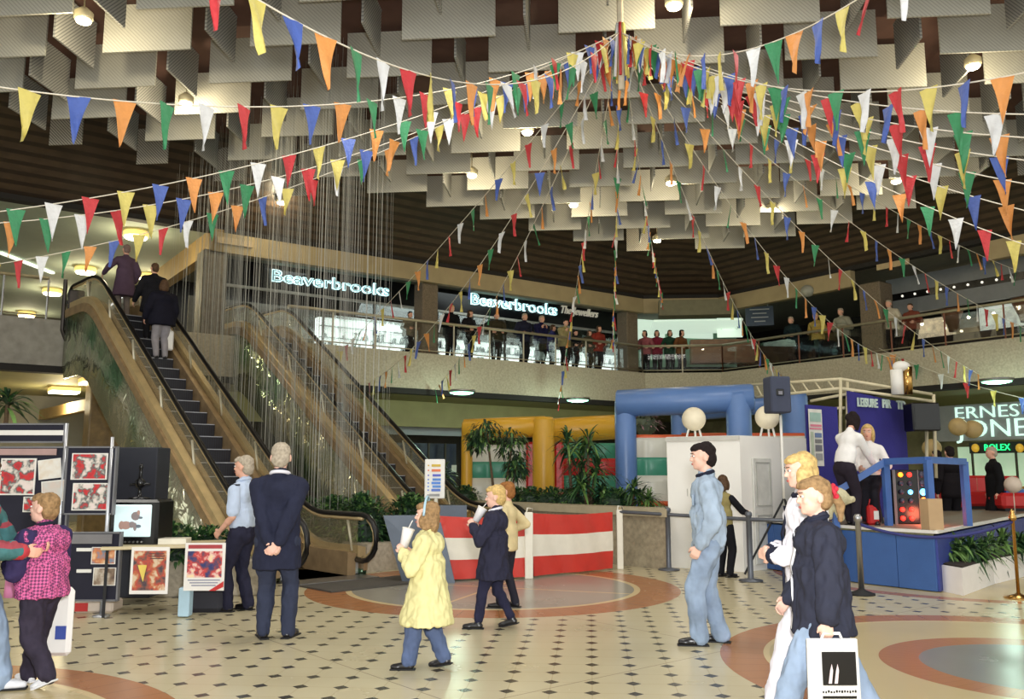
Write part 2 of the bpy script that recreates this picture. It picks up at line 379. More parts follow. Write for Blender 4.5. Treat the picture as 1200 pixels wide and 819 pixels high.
def put(me, p, yaw, name, label, group):
    o = bpy.data.objects.new(name, me); COL.objects.link(o); o.location = p; o.rotation_euler = (0,0,yaw)
    WM[o] = Matrix.Translation(p) @ Matrix.Rotation(yaw,4,'Z'); return tag(o, label, 'ceiling panel', group)
lamp_px = [(218,118),(553,203),(618,152),(672,238),(786,212),(905,243),(1140,74),(790,3),(1050,210),(98,20),(770,280),(330,235)]
lamp_w = [atZ(x, y, 8.45) for x, y in lamp_px]
for j in range(3, 27):
    for i in range(-14, 16):
        p = GX*(i*MOD*2 + (MOD if j % 2 else 0) + .35) + GY*(j*MOD + .3)
        if (j*MOD) < 6: continue
        d = V((p.x, p.y, ZP-CAMH)); 
        s_ = F*p.x/(p.y*math.cos(PITCH)+(ZP-CAMH)*math.sin(PITCH))
        if abs(s_) < 760:
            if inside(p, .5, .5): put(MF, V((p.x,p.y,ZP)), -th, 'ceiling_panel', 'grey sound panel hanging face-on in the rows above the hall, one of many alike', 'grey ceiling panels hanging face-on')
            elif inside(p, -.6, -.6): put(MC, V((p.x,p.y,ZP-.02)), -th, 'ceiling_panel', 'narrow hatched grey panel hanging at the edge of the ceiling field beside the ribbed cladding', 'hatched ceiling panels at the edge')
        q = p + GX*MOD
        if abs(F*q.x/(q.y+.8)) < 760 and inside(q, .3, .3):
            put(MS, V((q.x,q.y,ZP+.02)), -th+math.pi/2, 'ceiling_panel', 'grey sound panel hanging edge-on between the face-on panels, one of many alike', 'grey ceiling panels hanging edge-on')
# ceiling lamps (drum downlights)
warm = (255,226,160)
glow = mat('lamp_glow', (255,244,214), emit=(255,240,205), es=9)
lampbody = mat('lamp_body', (190,180,150), rough=.4)
near_names = {0:'beside the long left bunting',1:'left of the mast, above the ribbed wall',2:'in the middle rows',3:'low in the middle rows',4:'right of the mast in the far rows',5:'above the right ribbed wall',6:'at the upper right',7:'just right of the bunting mast at the top edge',8:'behind the right-hand buntings',9:'at the upper left corner',10:'in the farthest row near the corner',11:'behind the hanging threads'}
for i, p in enumerate(lamp_w):
    t = thing('ceiling_lamp', 'round glowing downlight between ceiling panels, ' + near_names[i], 'lamp', V((p.x,p.y,8.36)), 0, 'round downlights in the ceiling')
    mb = MB(); mb.lathe((p.x,p.y,8.4), [(.10,.0),(.14,.02),(.14,.12),(.05,.2),(.012,.22),(.012,.95)]); mb.build('lamp_housing', lampbody, t, True)
    mb = MB(); mb.ball((p.x,p.y,8.39), (.115,.115,.055), 14); mb.build('lamp_lens', glow, t, True)
    l = bpy.data.lights.new('ceiling_lamp_light', 'POINT'); l.energy = 62; l.color = (1,.85,.55); l.shadow_soft_size = .07
    lo = bpy.data.objects.new('ceiling_lamp_light', l); COL.objects.link(lo); lo.location = (p.x,p.y,8.2)
# ================= GALLERY LAMPS =================
def drum_lamp(p, r, label, name='drum_lamp', e=60, z=None, sq=False):
    t = thing(name, label, 'lamp', p)
    mb = MB()
    if sq: mb.box(p+V((0,0,-.05)), (r*2,r*2,.1), YAW_S)
    else: mb.lathe(p+V((0,0,-.16)), [(r,.02),(r*1.05,.03),(r*1.05,.12),(r,.15)], 20)
    mb.build('shade', mat('cream_shade', (236,214,150), rough=.5, emit=(255,214,120), es=.9), t, not sq)
    mb = MB()
    if sq: mb.box(p+V((0,0,-.12)), (r*1.9,r*1.9,.05), YAW_S)
    else: mb.lathe(p+V((0,0,-.2)), [(r*.85,.0),(r*.95,.03),(r*.95,.04)], 20)
    mb.build('diffuser', glow, t, not sq)
    l = bpy.data.lights.new('lamp_light', 'POINT'); l.energy = e; l.color = (1,.86,.55); l.shadow_soft_size = .2
    lo = bpy.data.objects.new('lamp_light', l); COL.objects.link(lo); lo.location = p+V((0,0,-.45))
for (px, py, lab) in ((159,279,'glowing drum lamp on the pale gallery ceiling, nearest the dark cladding'),(100,320,'glowing drum lamp on the gallery ceiling left of the escalator rail top'),(61,345,'glowing drum lamp low over the upper left gallery'),(174,328,'glowing drum lamp behind the heads at the escalator top'),(31,371,'lowest glowing drum lamp on the upper left gallery')):
    drum_lamp(atZ(px, py, 7.6)+V((0,0,.18)), .3, lab)
for (px, py, lab) in ((75,461,'largest square box lamp under the left gallery'),(33,474,'square box lamp under the left gallery above the dark header board'),(113,451,'square box lamp under the left gallery nearest the escalator cladding')):
    drum_lamp(atZ(px, py, 3.65)+V((0,0,.15)), .36, lab, 'box_lamp', 110, sq=True)
# fluorescent strip on the gallery ceiling
p, q = atZ(0,296,7.75), atZ(62,320,7.75); mb = MB(); mb.box((p+q)/2, ((q-p).length,.12,.06), math.atan2((q-p).y,(q-p).x)); tag(mb.build('strip_light', mat('strip_light', (230,235,220), emit=(235,245,225), es=1.2)), 'unlit-looking pale strip light across the upper left gallery ceiling', 'lamp')
for (px, py, lab) in ((541,460,'green-tinged oval light under the balcony, left of the yellow castle top'),(677,469,'green-tinged oval light under the balcony between the two castles'),(1168,447,'green-tinged oval light under the balcony above the jeweller sign')):
    p = atZ(px, py, 3.75); t = thing('soffit_light', lab, 'lamp', p)
    mb = MB(); mb.lathe(p, [(.3,-.02),(.38,.02),(.4,.07)], 20); mb.build('rim', steel, t, True)
    mb = MB(); mb.lathe(p, [(.2,-.05),(.33,-.02),(.34,0)], 20); mb.build('diffuser', mat('green_glow', (180,255,215), emit=(150,255,205), es=3.5), t, True)
    l = bpy.data.lights.new('soffit_glow', 'POINT'); l.energy = 75; l.color = (.72,1,.82); l.shadow_soft_size = .2
    lo = bpy.data.objects.new('soffit_glow', l); COL.objects.link(lo); lo.location = p+V((0,0,-.3))

# ================= SHOPS ON THE UPPER LEVEL =================
neon = mat('white_neon', (225,250,250), emit=(205,250,252), es=1.5)
neon_in = mat('teal_letter_face', (90,130,134), emit=(90,140,146), es=.5)
neon_rim = mat('teal_letter_return', (60,120,130), rough=.4)
shelf_white = mat('lit_display', (235,240,235), emit=(235,248,242), es=1.3, var=.35, vs=9, rough=.4)
navy_board = mat('black_fascia', (12,12,16), rough=.3)
SB = 25.5
def shop(a0, a1, label, signs, winx, winz=(5.05,6.45), grp=None):
    t = thing('shop_front', label, 'shop', S((a0+a1)/2, SB, ZF), YAW_S)
    mb = MB(); mb.box(S((a0+a1)/2, SB+.1, 7.45), (a1-a0, .2, .78), YAW_S); fb = mb.build('fascia_board', navy_board, t)
    mb = MB(); mb.box(S((a0+a1)/2, SB-.02, 7.03), (a1-a0, .12, .07), YAW_S); mb.build('fascia_trim', mat('pale_trim', (190,190,180), rough=.4), t)
    for txt, px, py, pw, size, mt, bold, nm, sh in signs:
        p = atB(px, py, SB-.06); q = atB(pw, py+10, SB-.06); wid = (q-p).dot(U)
        mb = MB(); text_mb(mb, txt, V(p), U, size, .06, bold, wid, shear=sh); lo_ = mb.build(nm, mt, fb)
        if nm == 'sign_letters': mb = MB(); text_mb(mb, txt, V(p)-W*.04+U*.02, U, size*.995, .06, -.012, wid-.04, shear=sh); mb.build('letter_faces', neon_in, fb)
    mb = MB(); mb.box(S((a0+a1)/2, SB+1.6, 5.9), (a1-a0, .1, 2.0), YAW_S); mb.build('back_wall', mat('shop_interior', (88,84,74), rough=.7, var=.4, vs=3), t)
    for (wa0, wa1) in winx:
        n = max(1, round((wa1-wa0)/1.5))
        for k in range(n):
            b0 = wa0+(wa1-wa0)*k/n; b1 = wa0+(wa1-wa0)*(k+1)/n; m_ = (b0+b1)/2
            mb = MB(); mb.box(S(m_, SB+.55, (winz[0]+winz[1])/2), (b1-b0-.04, .3, winz[1]-winz[0]), YAW_S)
            dc = mb.build('display_case', shelf_white, t)
            mb = MB(); rr = random.Random(int(b0*10))
            for z in (winz[0]+.35, winz[0]+.75, winz[0]+1.12): mb.box(S(m_, SB+.34, z), (b1-b0-.1, .12, .02), YAW_S)
            for _ in range(26):
                z = rr.choice((winz[0]+.36, winz[0]+.76, winz[0]+.04)); ht = rr.uniform(.08,.26); a = rr.uniform(b0+.08,b1-.08)
                if rr.random() < .5: mb.box(S(a, SB+.32, z+ht/2), (rr.uniform(.04,.14), .06, ht), YAW_S)
                else: mb.lathe(S(a, SB+.32, z), [(.05,0),(.06,ht*.4),(.03,ht*.8),(.04,ht)], 8)
            mb.build('display_goods', mat('jewellery_stands', (70,88,92), rough=.4, var=.5, vs=20), dc)
            mb = MB(); mb.box(S(m_, SB, 5.98), (b1-b0-.03, .02, 2.0), YAW_S); mb.build('window_pane', glass, t)
        mb = MB()
        for k in range(n+1): mb.box(S(wa0+(wa1-wa0)*k/n, SB, 6.0), (.06, .08, 2.0), YAW_S)
        mb.box(S((wa0+wa1)/2, SB, winz[1]+.05), (wa1-wa0, .06, .06), YAW_S); mb.build('window_frame', mat('dark_bronze', (70,64,54), rough=.4, metal=.5), t)
    return t
a_of = lambda px, b: sab(atB(px, 400, b))[0]
a1_ = a_of(497, SB)
shop(7.1, a1_, 'jewellery shop front with one glowing lettered sign, behind the escalator tops', [('Beaverbrooks', 318, 329, 456, .52, neon, .012, 'sign_letters', 0)], [(a_of(378,SB), a1_-.1)])
shop(a1_+.15, a_of(731,SB), 'jewellery shop front with glowing sign and white script, right of the balcony column', [('Beaverbrooks', 552, 356, 653, .56, neon, .014, 'sign_letters', 0), ('The Jewellers', 658, 366.5, 701, .42, mat('cream_script', (226,220,200), emit=(226,220,200), es=.25), .004, 'script_letters', .35)], [(a1_+.5, a_of(728,SB))], (5.05,6.2))
l_area = []
def area(loc, size, energy, color=(1,1,1), rot=(0,0,0), sy=None):
    l = bpy.data.lights.new('area_light', 'AREA'); l.energy = energy; l.size = size; l.color = color
    if sy: l.shape = 'RECTANGLE'; l.size_y = sy
    o = bpy.data.objects.new('area_light', l); COL.objects.link(o); o.location = loc; o.rotation_euler = rot; return o
area(S(9.5, 26.9, 7.7), 3, 90, (.9,1,.97)); area(S(16.5, 26.9, 7.7), 5, 150, (.9,1,.97)); 
def X0_(px, Y): return atY(px, 552, Y).x
# corner kiosk shop with pale green light boxes
pg = mat('pale_green_lightbox', (214,232,214), emit=(212,234,214), es=.7, var=.1, vs=2)
mint = mat('mint_wall', (150,190,165), rough=.5, var=.2, vs=2)
t = thing('corner_shop', 'mint-lit corner shop with pale green lightbox signs behind the balcony corner', 'shop', S(25, 24, ZF), YAW_S)
mb = MB(); p = atY(741,384,36); mb.box(p+V((.75,0,-.05)), (1.35,.1,1.0), .35); mb.build('lightbox_sign', pg, t)
mb = MB(); mb.box(p+V((2.55,.3,.0)), (1.9,.1,.8), .2); mb.build('pale_window', pg, t)
mb = MB(); mb.box(atY(800,395,37), (4.6,.1,2.6), 0); mb.build('back_wall', mint, t)
mb = MB(); mb.box(V((X0_(818,32.6),32.6,7.0)), (3.2,3.0,.06), -.1); mb.build('lit_ceiling', pg, t)
mb = MB(); mb.box(atY(815,362,30.35), (2.6,.7,.55), -.12); mb.build('canopy', mat('olive_canopy', (112,108,84), rough=.7), t)
p = atY(855,384,33.0)
mb = MB(); mb.box(p, (.95,.08,.75), -.1); lb = mb.build('lightbox_sign', pg, t)
mb = MB(); text_mb(mb, 'Jewellery', p+V((-.36,-.07,-.05)), (1,-.1,0), .18, .01, 0, .7, shear=.3); mb.build('sign_letters', mat('grey_green_letters', (96,130,110), rough=.5), lb)
mb = MB(); mb.box(p+V((-.35,-.1,-.95)), (2.4,.5,.9), -.1); mb.build('counter', mat('orange_brown_counter', (120,80,48), rough=.4, var=.3), t)
area(atY(800,366,35.4), 2.2, 80, (.8,1,.88))
# hanging direction board
p = atY(890,371,32); t = thing('direction_board', 'blue-grey hanging directory board with dark side, behind the right balcony rail', 'sign', p)
mb = MB(); mb.box(p, (1.0,.3,.72), -.25); mb.build('board', mat('slate_board', (92,104,120), rough=.5), t)
for k in range(4):
    mb = MB(); mb.box(p+V((-.05,-.20,.24-k*.15)), ((.7,.5,.62,.4)[k],.02,.035), -.25); mb.build('board_line', white, t)
mb = MB(); mb.cyl(p+V((-.3,0,.36)), p+V((-.3,0,1.25)), .02); mb.cyl(p+V((.3,-.07,.36)), p+V((.3,-.07,1.25)), .02); mb.build('hanger', steel, t)
# right upper shop with grey fascia and studded black stripe
RA = 26.2
t = thing('grey_shop_front', 'upper shop with long grey fascia and white-dotted black stripe, right of the balcony column', 'shop', S(RA, 6, ZF), YAW_S)
b_hi = sab(atA(1041, 380, RA))[1]
def rwall(name, z0, z1, m, off=0, b0=-3, b1=b_hi, th_=.15, par=t):
    mb = MB(); mb.box(S(RA+off+th_/2, (b0+b1)/2, (z0+z1)/2), (th_, b1-b0, z1-z0), YAW_S); return mb.build(name, m, par)
fas = rwall('fascia_board', 6.55, 7.75, mat('blue_grey_fascia', (128,132,134), rough=.5, var=.06))
rwall('black_stripe', 7.02, 7.24, black, -.03, th_=.04)
b = b_hi-.15
while b > 0:
    mb = MB(); mb.ball(S(RA-.05, b, 7.13), .04, 8); mb.build('stripe_bulb', mat('bulb_white', (240,238,225), emit=(255,250,235), es=.8), fas, True); b -= .42
rwall('back_wall', 5, 6.5, mat('warm_shop_inside', (196,176,140), rough=.6, var=.5, vs=1.6), 2.2)
for k, bb in enumerate([b_hi-.9, b_hi-3.2, b_hi-4.9, b_hi-7.2, b_hi-9.2]):
    mb = MB(); mb.box(S(RA+1.0, bb, 5.95+(.2 if k%2 else .05)), (.1, 1.5, .9), YAW_S); mb.build('lit_panel', mat('cream_lightbox%d' % (k%2), ((238,226,200),(226,232,220))[k%2], emit=((250,230,190),(230,245,235))[k%2], es=.35, var=.5, vs=5), t)
for k, bb in enumerate([b_hi-2.0, b_hi-4.1, b_hi-6.2]):
    mb = MB(); mb.lathe(S(RA+.2, bb, 5.8), [(.12,0),(.16,.2),(.3,.55),(.34,.7)], 10); mb.build('planter_cone', mat('rust_cone', (110,74,48), rough=.6), t, True)
for k in range(12):
    mb = MB(); mb.ball(S(RA+.6, b_hi-.8-k*.75, 6.25), .05, 8); mb.build('shop_bulb', glow, t, True)
rwall('counter_front', 5.0, 5.7, mat('dark_counter', (44,34,30), rough=.5, var=.3, vs=4), .1)
area(S(RA+1, 8, 6.45), 1.5, 130, (1,.9,.7), sy=6)
# exit style glowing sign + round clock-like camera dome on the right band
p = atY(951,328,30.5); mb = MB(); mb.box(p, (.55,.15,.2), -.5); t = mb.build('lit_sign', mat('white_sign_glow', (240,250,250), emit=(240,250,255), es=3)); tag(t, 'small glowing white sign under the right ribbed cladding above the round fitting', 'sign')
p = atY(946,341,27.5); mb = MB(); mb.ball(p, (.22,.22,.2), 14); mb.build('round_fitting', mat('pale_fitting', (150,150,140), rough=.4), None, True); o = COL.objects[-1]
tag(bpy.data.objects[o.name], 'round pale dome fitting hanging under the small glowing sign', 'ceiling fitting')
# lettering plates on the beige bands
for (px, py, pw, fn, pl, nm) in ((254,283,296,atB,BF_-.03,'column above the escalators'),(1028,312,1066,atA,AF-.03,'right balcony column')):
    p = fn(px, py, pl); q = fn(pw, py+(2 if fn is atB else -4), pl); d = (q-p); d.z = 0
    mb = MB(); n = d.normalized(); n = V((n.y,-n.x,0)); mb.box((p+q)/2+n*.02, (d.length,.04,.17), math.atan2(d.y,d.x)); t = mb.build('name_plate', mat('plate_beige', (170,150,116), rough=.5)); tag(t, 'pale oblong name plate on the beige band over the '+nm, 'sign')
# ================= BALCONY RAILINGS =================
railm = mat('pale_handrail', (176,166,140), rough=.35, metal=.4); postm = mat('rust_post', (124,72,50), rough=.5); postw = mat('cream_post', (186,178,158), rough=.4)
def railing(pts, label, pm, step=1.35, ht=1.0, mid=True, gl=True):
    t = thing('balcony_railing', label, 'railing', V(pts[0]))
    mb = MB(); mb.tube([V(p)+V((0,0,ht)) for p in pts], .045, 8); mb.build('handrail', railm, t, True)
    if mid:
        mb = MB(); mb.tube([V(p)+V((0,0,.12)) for p in pts], .02, 6); mb.build('lower_rail', railm, t, True)
    for p, q in zip(pts, pts[1:]):
        p = V(p); q = V(q); L_ = (q-p).length; n = max(1, round(L_/step))
        for k in range(n+1):
            c = p.lerp(q, k/n); mb = MB(); mb.cyl(c, c+V((0,0,ht)), .025, n=6); mb.build('post', pm, t)
        if gl:
            mb = MB(); m_ = (p+q)/2; mb.box(m_+V((0,0,ht*.5)), (L_-.1,.012,ht*.76), math.atan2((q-p).y,(q-p).x)); mb.build('glass_panel', glass, t)
    return t
railing([S(8.5,BF_+.12,ZF), S(CA,BF_+.12,ZF)], 'pale balcony railing with glass, along the jewellery shops', postw)
railing([S(CA,BF_+.12,ZF), S(AF+.12,CB,ZF)], 'short balcony railing across the corner by the mint-lit shop', postw)
railing([S(AF+.12,CB,ZF), S(AF+.12,-2,ZF)], 'long balcony railing with rust-coloured posts along the right side', postm, 1.6, gl=True)
railing([S(-9,BF_+.12,ZF), S(2.7,BF_+.12,ZF)], 'balcony railing on the upper left gallery beside the escalator', steel, .9, gl=False)
# ================= ESCALATORS =================
gold = mat('gold_decking', (214,190,142), rough=.35, metal=.45, var=.15, vs=4, bump=.1, bs=20)
gold2 = mat('brown_gold_skirt', (170,144,108), rough=.38, metal=.35, var=.25, vs=5)
def mirror_painted_green():
    m = mat('brass_painted_reflections', (150,158,122), rough=.16, metal=.75, var=.15, vs=1.2)
    N = m.node_tree.nodes; L = m.node_tree.links; b = N['Principled BSDF']
    tc = N.new('ShaderNodeTexCoord'); n2 = N.new('ShaderNodeTexNoise'); n2.inputs['Scale'].default_value = 2.2; n2.inputs['Detail'].default_value = 2; n2.inputs['Distortion'].default_value = 1.0
    L.new(tc.outputs['Object'], n2.inputs['Vector']); bp = N.new('ShaderNodeBump'); bp.inputs['Strength'].default_value = .8; bp.inputs['Distance'].default_value = .12
    L.new(n2.outputs['Fac'], bp.inputs['Height']); L.new(bp.outputs[0], b.inputs['Normal'])
    r = N.new('ShaderNodeValToRGB'); r.color_ramp.elements[0].color = lin((112,150,116)); r.color_ramp.elements[0].position = .36; r.color_ramp.elements[1].color = lin((214,212,184)); r.color_ramp.elements[1].position = .56  # green and silver patches in the base colour stand for reflections in the brass
    n3 = N.new('ShaderNodeTexNoise'); n3.inputs['Scale'].default_value = .55; L.new(tc.outputs['Object'], n3.inputs['Vector']); L.new(n3.outputs['Fac'], r.inputs[0]); L.new(r.outputs[0], b.inputs['Base Color'])
    return m
mg = mirror_painted_green()
rubber = mat('handrail_rubber', (20,19,20), rough=.35)
stepm = mat('dark_step', (26,27,40), rough=.5, stripes=((14,14,22), 28, (U.x,U.y,0), .5)); nose = mat('step_nosing', (176,178,186), rough=.4)
bglass = mat('balustrade_glass', (196,184,146), rough=.04, trans=.6, alpha=.3, var=.05)
TAN = math.tan(math.radians(33.8))
def escalator(aL, aR, bn, bi, label, n_people=0):
    R_ = ZF; bt = bi + R_/TAN; be = bt + 1.75
    def line(b, lo=0.0):
        # smooth ramp
        def sp(x, k=.55):
            if x < -k: return 0
            if x > k: return x
            return (x+k)**2/(4*k)
        return (sp(b-bi) - sp(b-bt))*TAN + lo
    t = thing('escalator', label, 'escalator', E((aL+aR)/2, bn, 0), YAW_E)
    bs = [bn+.15 + (be-bn-.3)*i/60 for i in range(61)]
    # truss body and cladding
    for side, a in (('near', aL-.17), ('far', aR+.17)):
        mb = MB(); sgn = 1 if side == 'near' else -1; n = len(bs); vs = []
        for b in bs:
            zt = line(b)+.1; zb = max(0.02, line(b)-1.35) 
            if sab(E(a,b))[1] > BF_-.05: zb = max(zb, ZB)
            vs += [E(a,b,zb), E(a,b,zt), E(a+sgn*.06,b,zb), E(a+sgn*.06,b,zt)]
        fs = []
        for i in range(n-1):
            o = i*4; fs += [(o,o+1,o+5,o+4)[::sgn], (o+2,o+6,o+7,o+3)[::sgn], (o,o+4,o+6,o+2)[::sgn], (o+1,o+3,o+7,o+5)[::sgn]]
        mb.add(vs, fs); mb.build('side_cladding', mg, t, True)
    mb = MB(); vs = []; fs = []
    for b in bs:
        zb = max(0.03, line(b)-1.33)
        if sab(E(aL,b))[1] > BF_-.4: zb = max(zb, ZB+.02)
        vs += [E(aL-.12,b,zb), E(aR+.12,b,zb)]
    for i in range(len(bs)-1): fs.append((2*i,2*i+2,2*i+3,2*i+1))
    mb.add(vs, fs); mb.build('underside', mat('underside_panel', (96,84,60), rough=.35, metal=.5, var=.2), t)
    for a, sg in ((aL,-1), (aR,1)):
        # handrail loop
        top = [E(a,b,line(b,.9)) for b in [bn+.02+(be-bn-.04)*i/70 for i in range(71)]]
        r = .33
        pre = [E(a, bn - r*math.sin(math.pi*k/8)*1.05, .9-r+r*math.cos(math.pi*k/8)) for k in range(8,0,-1)]
        post = [E(a, be + r*math.sin(math.pi*k/8), ZF+.9-r+r*math.cos(math.pi*k/8)) for k in range(1,9)]
        ret0 = [E(a, bn+.35, .26)]; ret1 = [E(a, be-.3, ZF+.26)]
        mb = MB(); mb.tube(ret0+pre+top+post+ret1, .042, 8); hr = mb.build('handrail', rubber, t, True)
        mb = MB(); mb.tube([p-V((0,0,.055)) for p in top], .03, 6)
        mb.tube([p+(V(E(a,bn,.57))-p)*.13 for p in pre], .03, 6); mb.build('rail_track', gold, hr, True)
        # glass with posts
        mb = MB(); vs = []; fs = []
        for b in bs:
            vs += [E(a-.006,b,line(b)+.36), E(a-.006,b,line(b)+.84), E(a+.006,b,line(b)+.36), E(a+.006,b,line(b)+.84)]
        for i in range(len(bs)-1):
            o = i*4; fs += [(o,o+1,o+5,o+4), (o+2,o+6,o+7,o+3)]
        mb.add(vs, fs); mb.build('balustrade_glass', bglass, t)
        k = 0; b = bn+.3
        while b < be-.2:
            mb = MB(); mb.cyl(E(a+sg*.015,b,line(b)+.36), E(a+sg*.015,b+.16,line(b)+.86), .022, n=6); mb.build('bracket', mat('bracket_pale', (214,210,190), rough=.35, metal=.3), t, True); b += 1.55
        # two decking strips outside and the inner skirt
        for nm, da0, da1, z0, z1, m in (('outer_decking', .02, .15, .26, .42, gold), ('outer_moulding', .12, .19, .08, .27, gold2), ('inner_skirt', -.16, -.02, .0, .34, gold2)):
            mb = MB(); vs = []; fs = []
            for b in bs:
                zz = line(b); x0, x1 = a+sg*da0, a+sg*da1
                vs += [E(x0,b,zz+z0), E(x1,b,zz+z0), E(x1,b,zz+z1), E(x0,b,zz+z1+.03)]
            for i in range(len(bs)-1):
                o = i*4; fs += [(o,o+4,o+5,o+1), (o+1,o+5,o+6,o+2), (o+2,o+6,o+7,o+3), (o+3,o+7,o+4,o)]
            fs += [(0,1,2,3), tuple(range(len(vs)-4, len(vs)))[::-1]]
            mb.add(vs, fs); mb.build(nm, m, t)
        mb = MB(); mb.box(E(a, bn+.5, .13), (.24,.5,.26), YAW_E, bev=.03); mb.build('newel_base', mat('newel_plate', (196,196,196), rough=.3, metal=.5), t)
    # steps
    PT = .36; RI = PT*TAN; b = bi-.36
    while b < bt+.2:
        z = max(0.02, min(R_, (math.floor((b-bi+.001)/PT)+1)*RI))
        mb = MB(); mb.box(E((aL+aR)/2, b+PT/2+.02, z-.12), (aR-aL-.34, PT+.04, .24), YAW_E); st = mb.build('step', stepm, t)
        mb = MB(); mb.box(E((aL+aR)/2, b+.005, z+.002), (aR-aL-.36, .035, .014), YAW_E); mb.build('step_nosing', nose, st); b += PT
    mb = MB(); mb.box(E((aL+aR)/2, bn+.5, .015), (aR-aL+.2, 1.6, .03), YAW_E); mb.build('comb_plate', steel, t)
    mb = MB(); mb.box(E((aL+aR)/2, be-.3, ZF+.015), (aR-aL-.1, 1.6, .03), YAW_E); mb.build('landing_plate', steel, t)
    return t, line
esc1, line1 = escalator(6.17, 7.29, 11.0, 12.6, 'brass-sided escalator with three riders, at the left beside the exhibition boards')
esc2, line2 = escalator(10.1, 11.2, 11.9, 13.3, 'empty brass-sided escalator behind the hanging threads, rising to the jewellery shops')
# mat in front of the first escalator
mb = MB(); mb.box(E(7.4, 10.3, .012), (2.6, .8, .02), YAW_E); tag(mb.build('floor_mat', mat('charcoal_mat', (78,74,68), rough=.9)), 'dark flat mat at the foot of the left escalator', 'mat')
# nylon threads
mb = MB(); rr = random.Random(3)
for k in range(240):
    a = 7.75+rr.random()*1.3; b = 12.6+(k/240)*7.6+rr.random()*.05
    p = E(a,b); r = rr.choice((.002,.003,.004)); mb.cyl(p+V((0,0,.5+rr.random()*.25)), p+V((0,0,9.3)), r, n=3, caps=False)
o = mb.build('thread_curtain', mat('nylon_thread', (176,176,170), rough=.45, var=.2, vs=.7, spec=.5)); tag(o, 'curtain of fine pale vertical threads hanging from the ceiling between the two escalators', 'thread curtain', None, 'stuff')
# railing posts and bumper on top left fascia, beside escalator
p = atB(88, 372, BF_-.15)
mb = MB(); mb.tube([p+V((-.28,0,.9)), p+V((-.28,0,-.3)), p+V((-.15,0,-.6)), p+V((.15,0,-.6)), p+V((.28,0,-.3)), p+V((.28,0,.9))], .05, 8)
mb.box(p+V((0,0,.1)), (.34,.1,1.1), YAW_S, bev=.03); tag(mb.build('rail_end_guard', mat('dark_steel', (60,56,54), rough=.3, metal=.8)), 'dark rounded metal guard hanging on the left fascia beside the escalator top', 'guard')
# ================= PLANTERS AND PLANTS =================
def leaf(mb, p, d, L_, w, droop=.4, k=0):
    p = V(p); d = V(d).normalized(); s_ = d.cross(V((0,0,1))); 
    if s_.length < .1: s_ = V((1,0,0))
    s_.normalize(); vs = []; n = 4
    for i in range(n+1):
        t = i/n; c = p + d*L_*t - V((0,0,1))*droop*L_*t*t; ww = w*math.sin(math.pi*min(.97,t*.85+.12))
        vs += [c-s_*ww/2, c+s_*ww/2+V((0,0,-.1*ww))]
    mb.mi(k); mb.add(vs, [(2*i,2*i+1,2*i+3,2*i+2) for i in range(n)]); mb.mi(0)
gA = mat('leaf_green', (52,88,48), rough=.5, var=.4, vs=5); gB = mat('leaf_light', (104,140,72), rough=.5, var=.3, vs=5); gC = mat('leaf_dark', (30,56,36), rough=.5, var=.4, vs=5)
barkm = mat('bark', (96,78,58), rough=.9, var=.3, vs=20)
def dracaena(base, h, heads, label, lw=.05, ll=.55, name='dracaena', seed=1, mats=(gA,gB,gC), group=None, pot=False):
    r = random.Random(seed); t = thing(name, label, 'plant', V(base), 0, group)
    for k, (dx, dy, hz) in enumerate(heads):
        tip = V(base)+V((dx,dy,hz))
        if hz > .25:
            mb = MB(); mb.tube([V(base)+V((dx*.2,dy*.2,0)), V(base)+V((dx*.6,dy*.6,hz*.5)), tip], [.035,.03,.022], 6); mb.build('stem', barkm, t, True)
        mb = MB()
        for i in range(64):
            an = r.random()*6.283; el = r.uniform(-.25,1.35); q = tip-V((0,0,r.random()*.35*min(1,hz)))
            leaf(mb, q, (math.cos(an)*math.cos(el), math.sin(an)*math.cos(el), math.sin(el)), ll*r.uniform(.6,1.1), lw, r.uniform(.3,.8), r.choice((0,0,1,2)))
        mb.build('foliage', mats, t)
    return t
def bushy_tree(base, label, blobs, seed=1, n=420, name='fig_tree'):
    r = random.Random(seed); t = thing(name, label, 'plant', V(base))
    top = V(base)+V(blobs[0][0]); mb = MB()
    for k in range(3):
        q = V(base)+V(blobs[k % len(blobs)][0]); mb.tube([V(base)+V((k*.05-.05,0,0)), V(base)*.5+q*.5+V((.03*k,0,-.2)), q], [.04,.03,.02], 6)
    mb.build('trunk', barkm, t, True); mb = MB()
    for c, rad in blobs:
        for i in range(n):
            while 1:
                d = V((r.uniform(-1,1), r.uniform(-1,1), r.uniform(-1,1)))
                if d.length < 1: break
            q = V(base)+V(c)+V((d.x*rad[0], d.y*rad[1], d.z*rad[2])); leaf(mb, q, (d.x+r.uniform(-.5,.5), d.y+r.uniform(-.5,.5), r.uniform(-.8,.3)), r.uniform(.09,.16), .045, .5, r.choice((0,2,2,1)))
    mb.build('foliage', (gA,gB,gC), t); return t
def bush(c, rad, label, n=700, seed=1, name='shrub', mats=None, ls=.16, group=None):
    r = random.Random(seed); mb = MB()
    mb.ball(V(c), (rad[0]*.8,rad[1]*.8,rad[2]*.8), 10); mb.m = [2]*len(mb.f)
    for i in range(n):
        an = r.random()*6.283; el = r.uniform(-.2,1.5); d = V((math.cos(an)*math.cos(el), math.sin(an)*math.cos(el), math.sin(el)))
        q = V(c)+V((d.x*rad[0],d.y*rad[1],d.z*rad[2]))*r.uniform(.75,1.05); leaf(mb, q, d+V((r.uniform(-.7,.7),r.uniform(-.7,.7),r.uniform(-.3,.5))), ls*r.uniform(.6,1.3), ls*.32, .5, r.choice((0,1,2,0)))
    return tag(mb.build(name, mats or (gA,gB,gC)), label, 'plant', group)
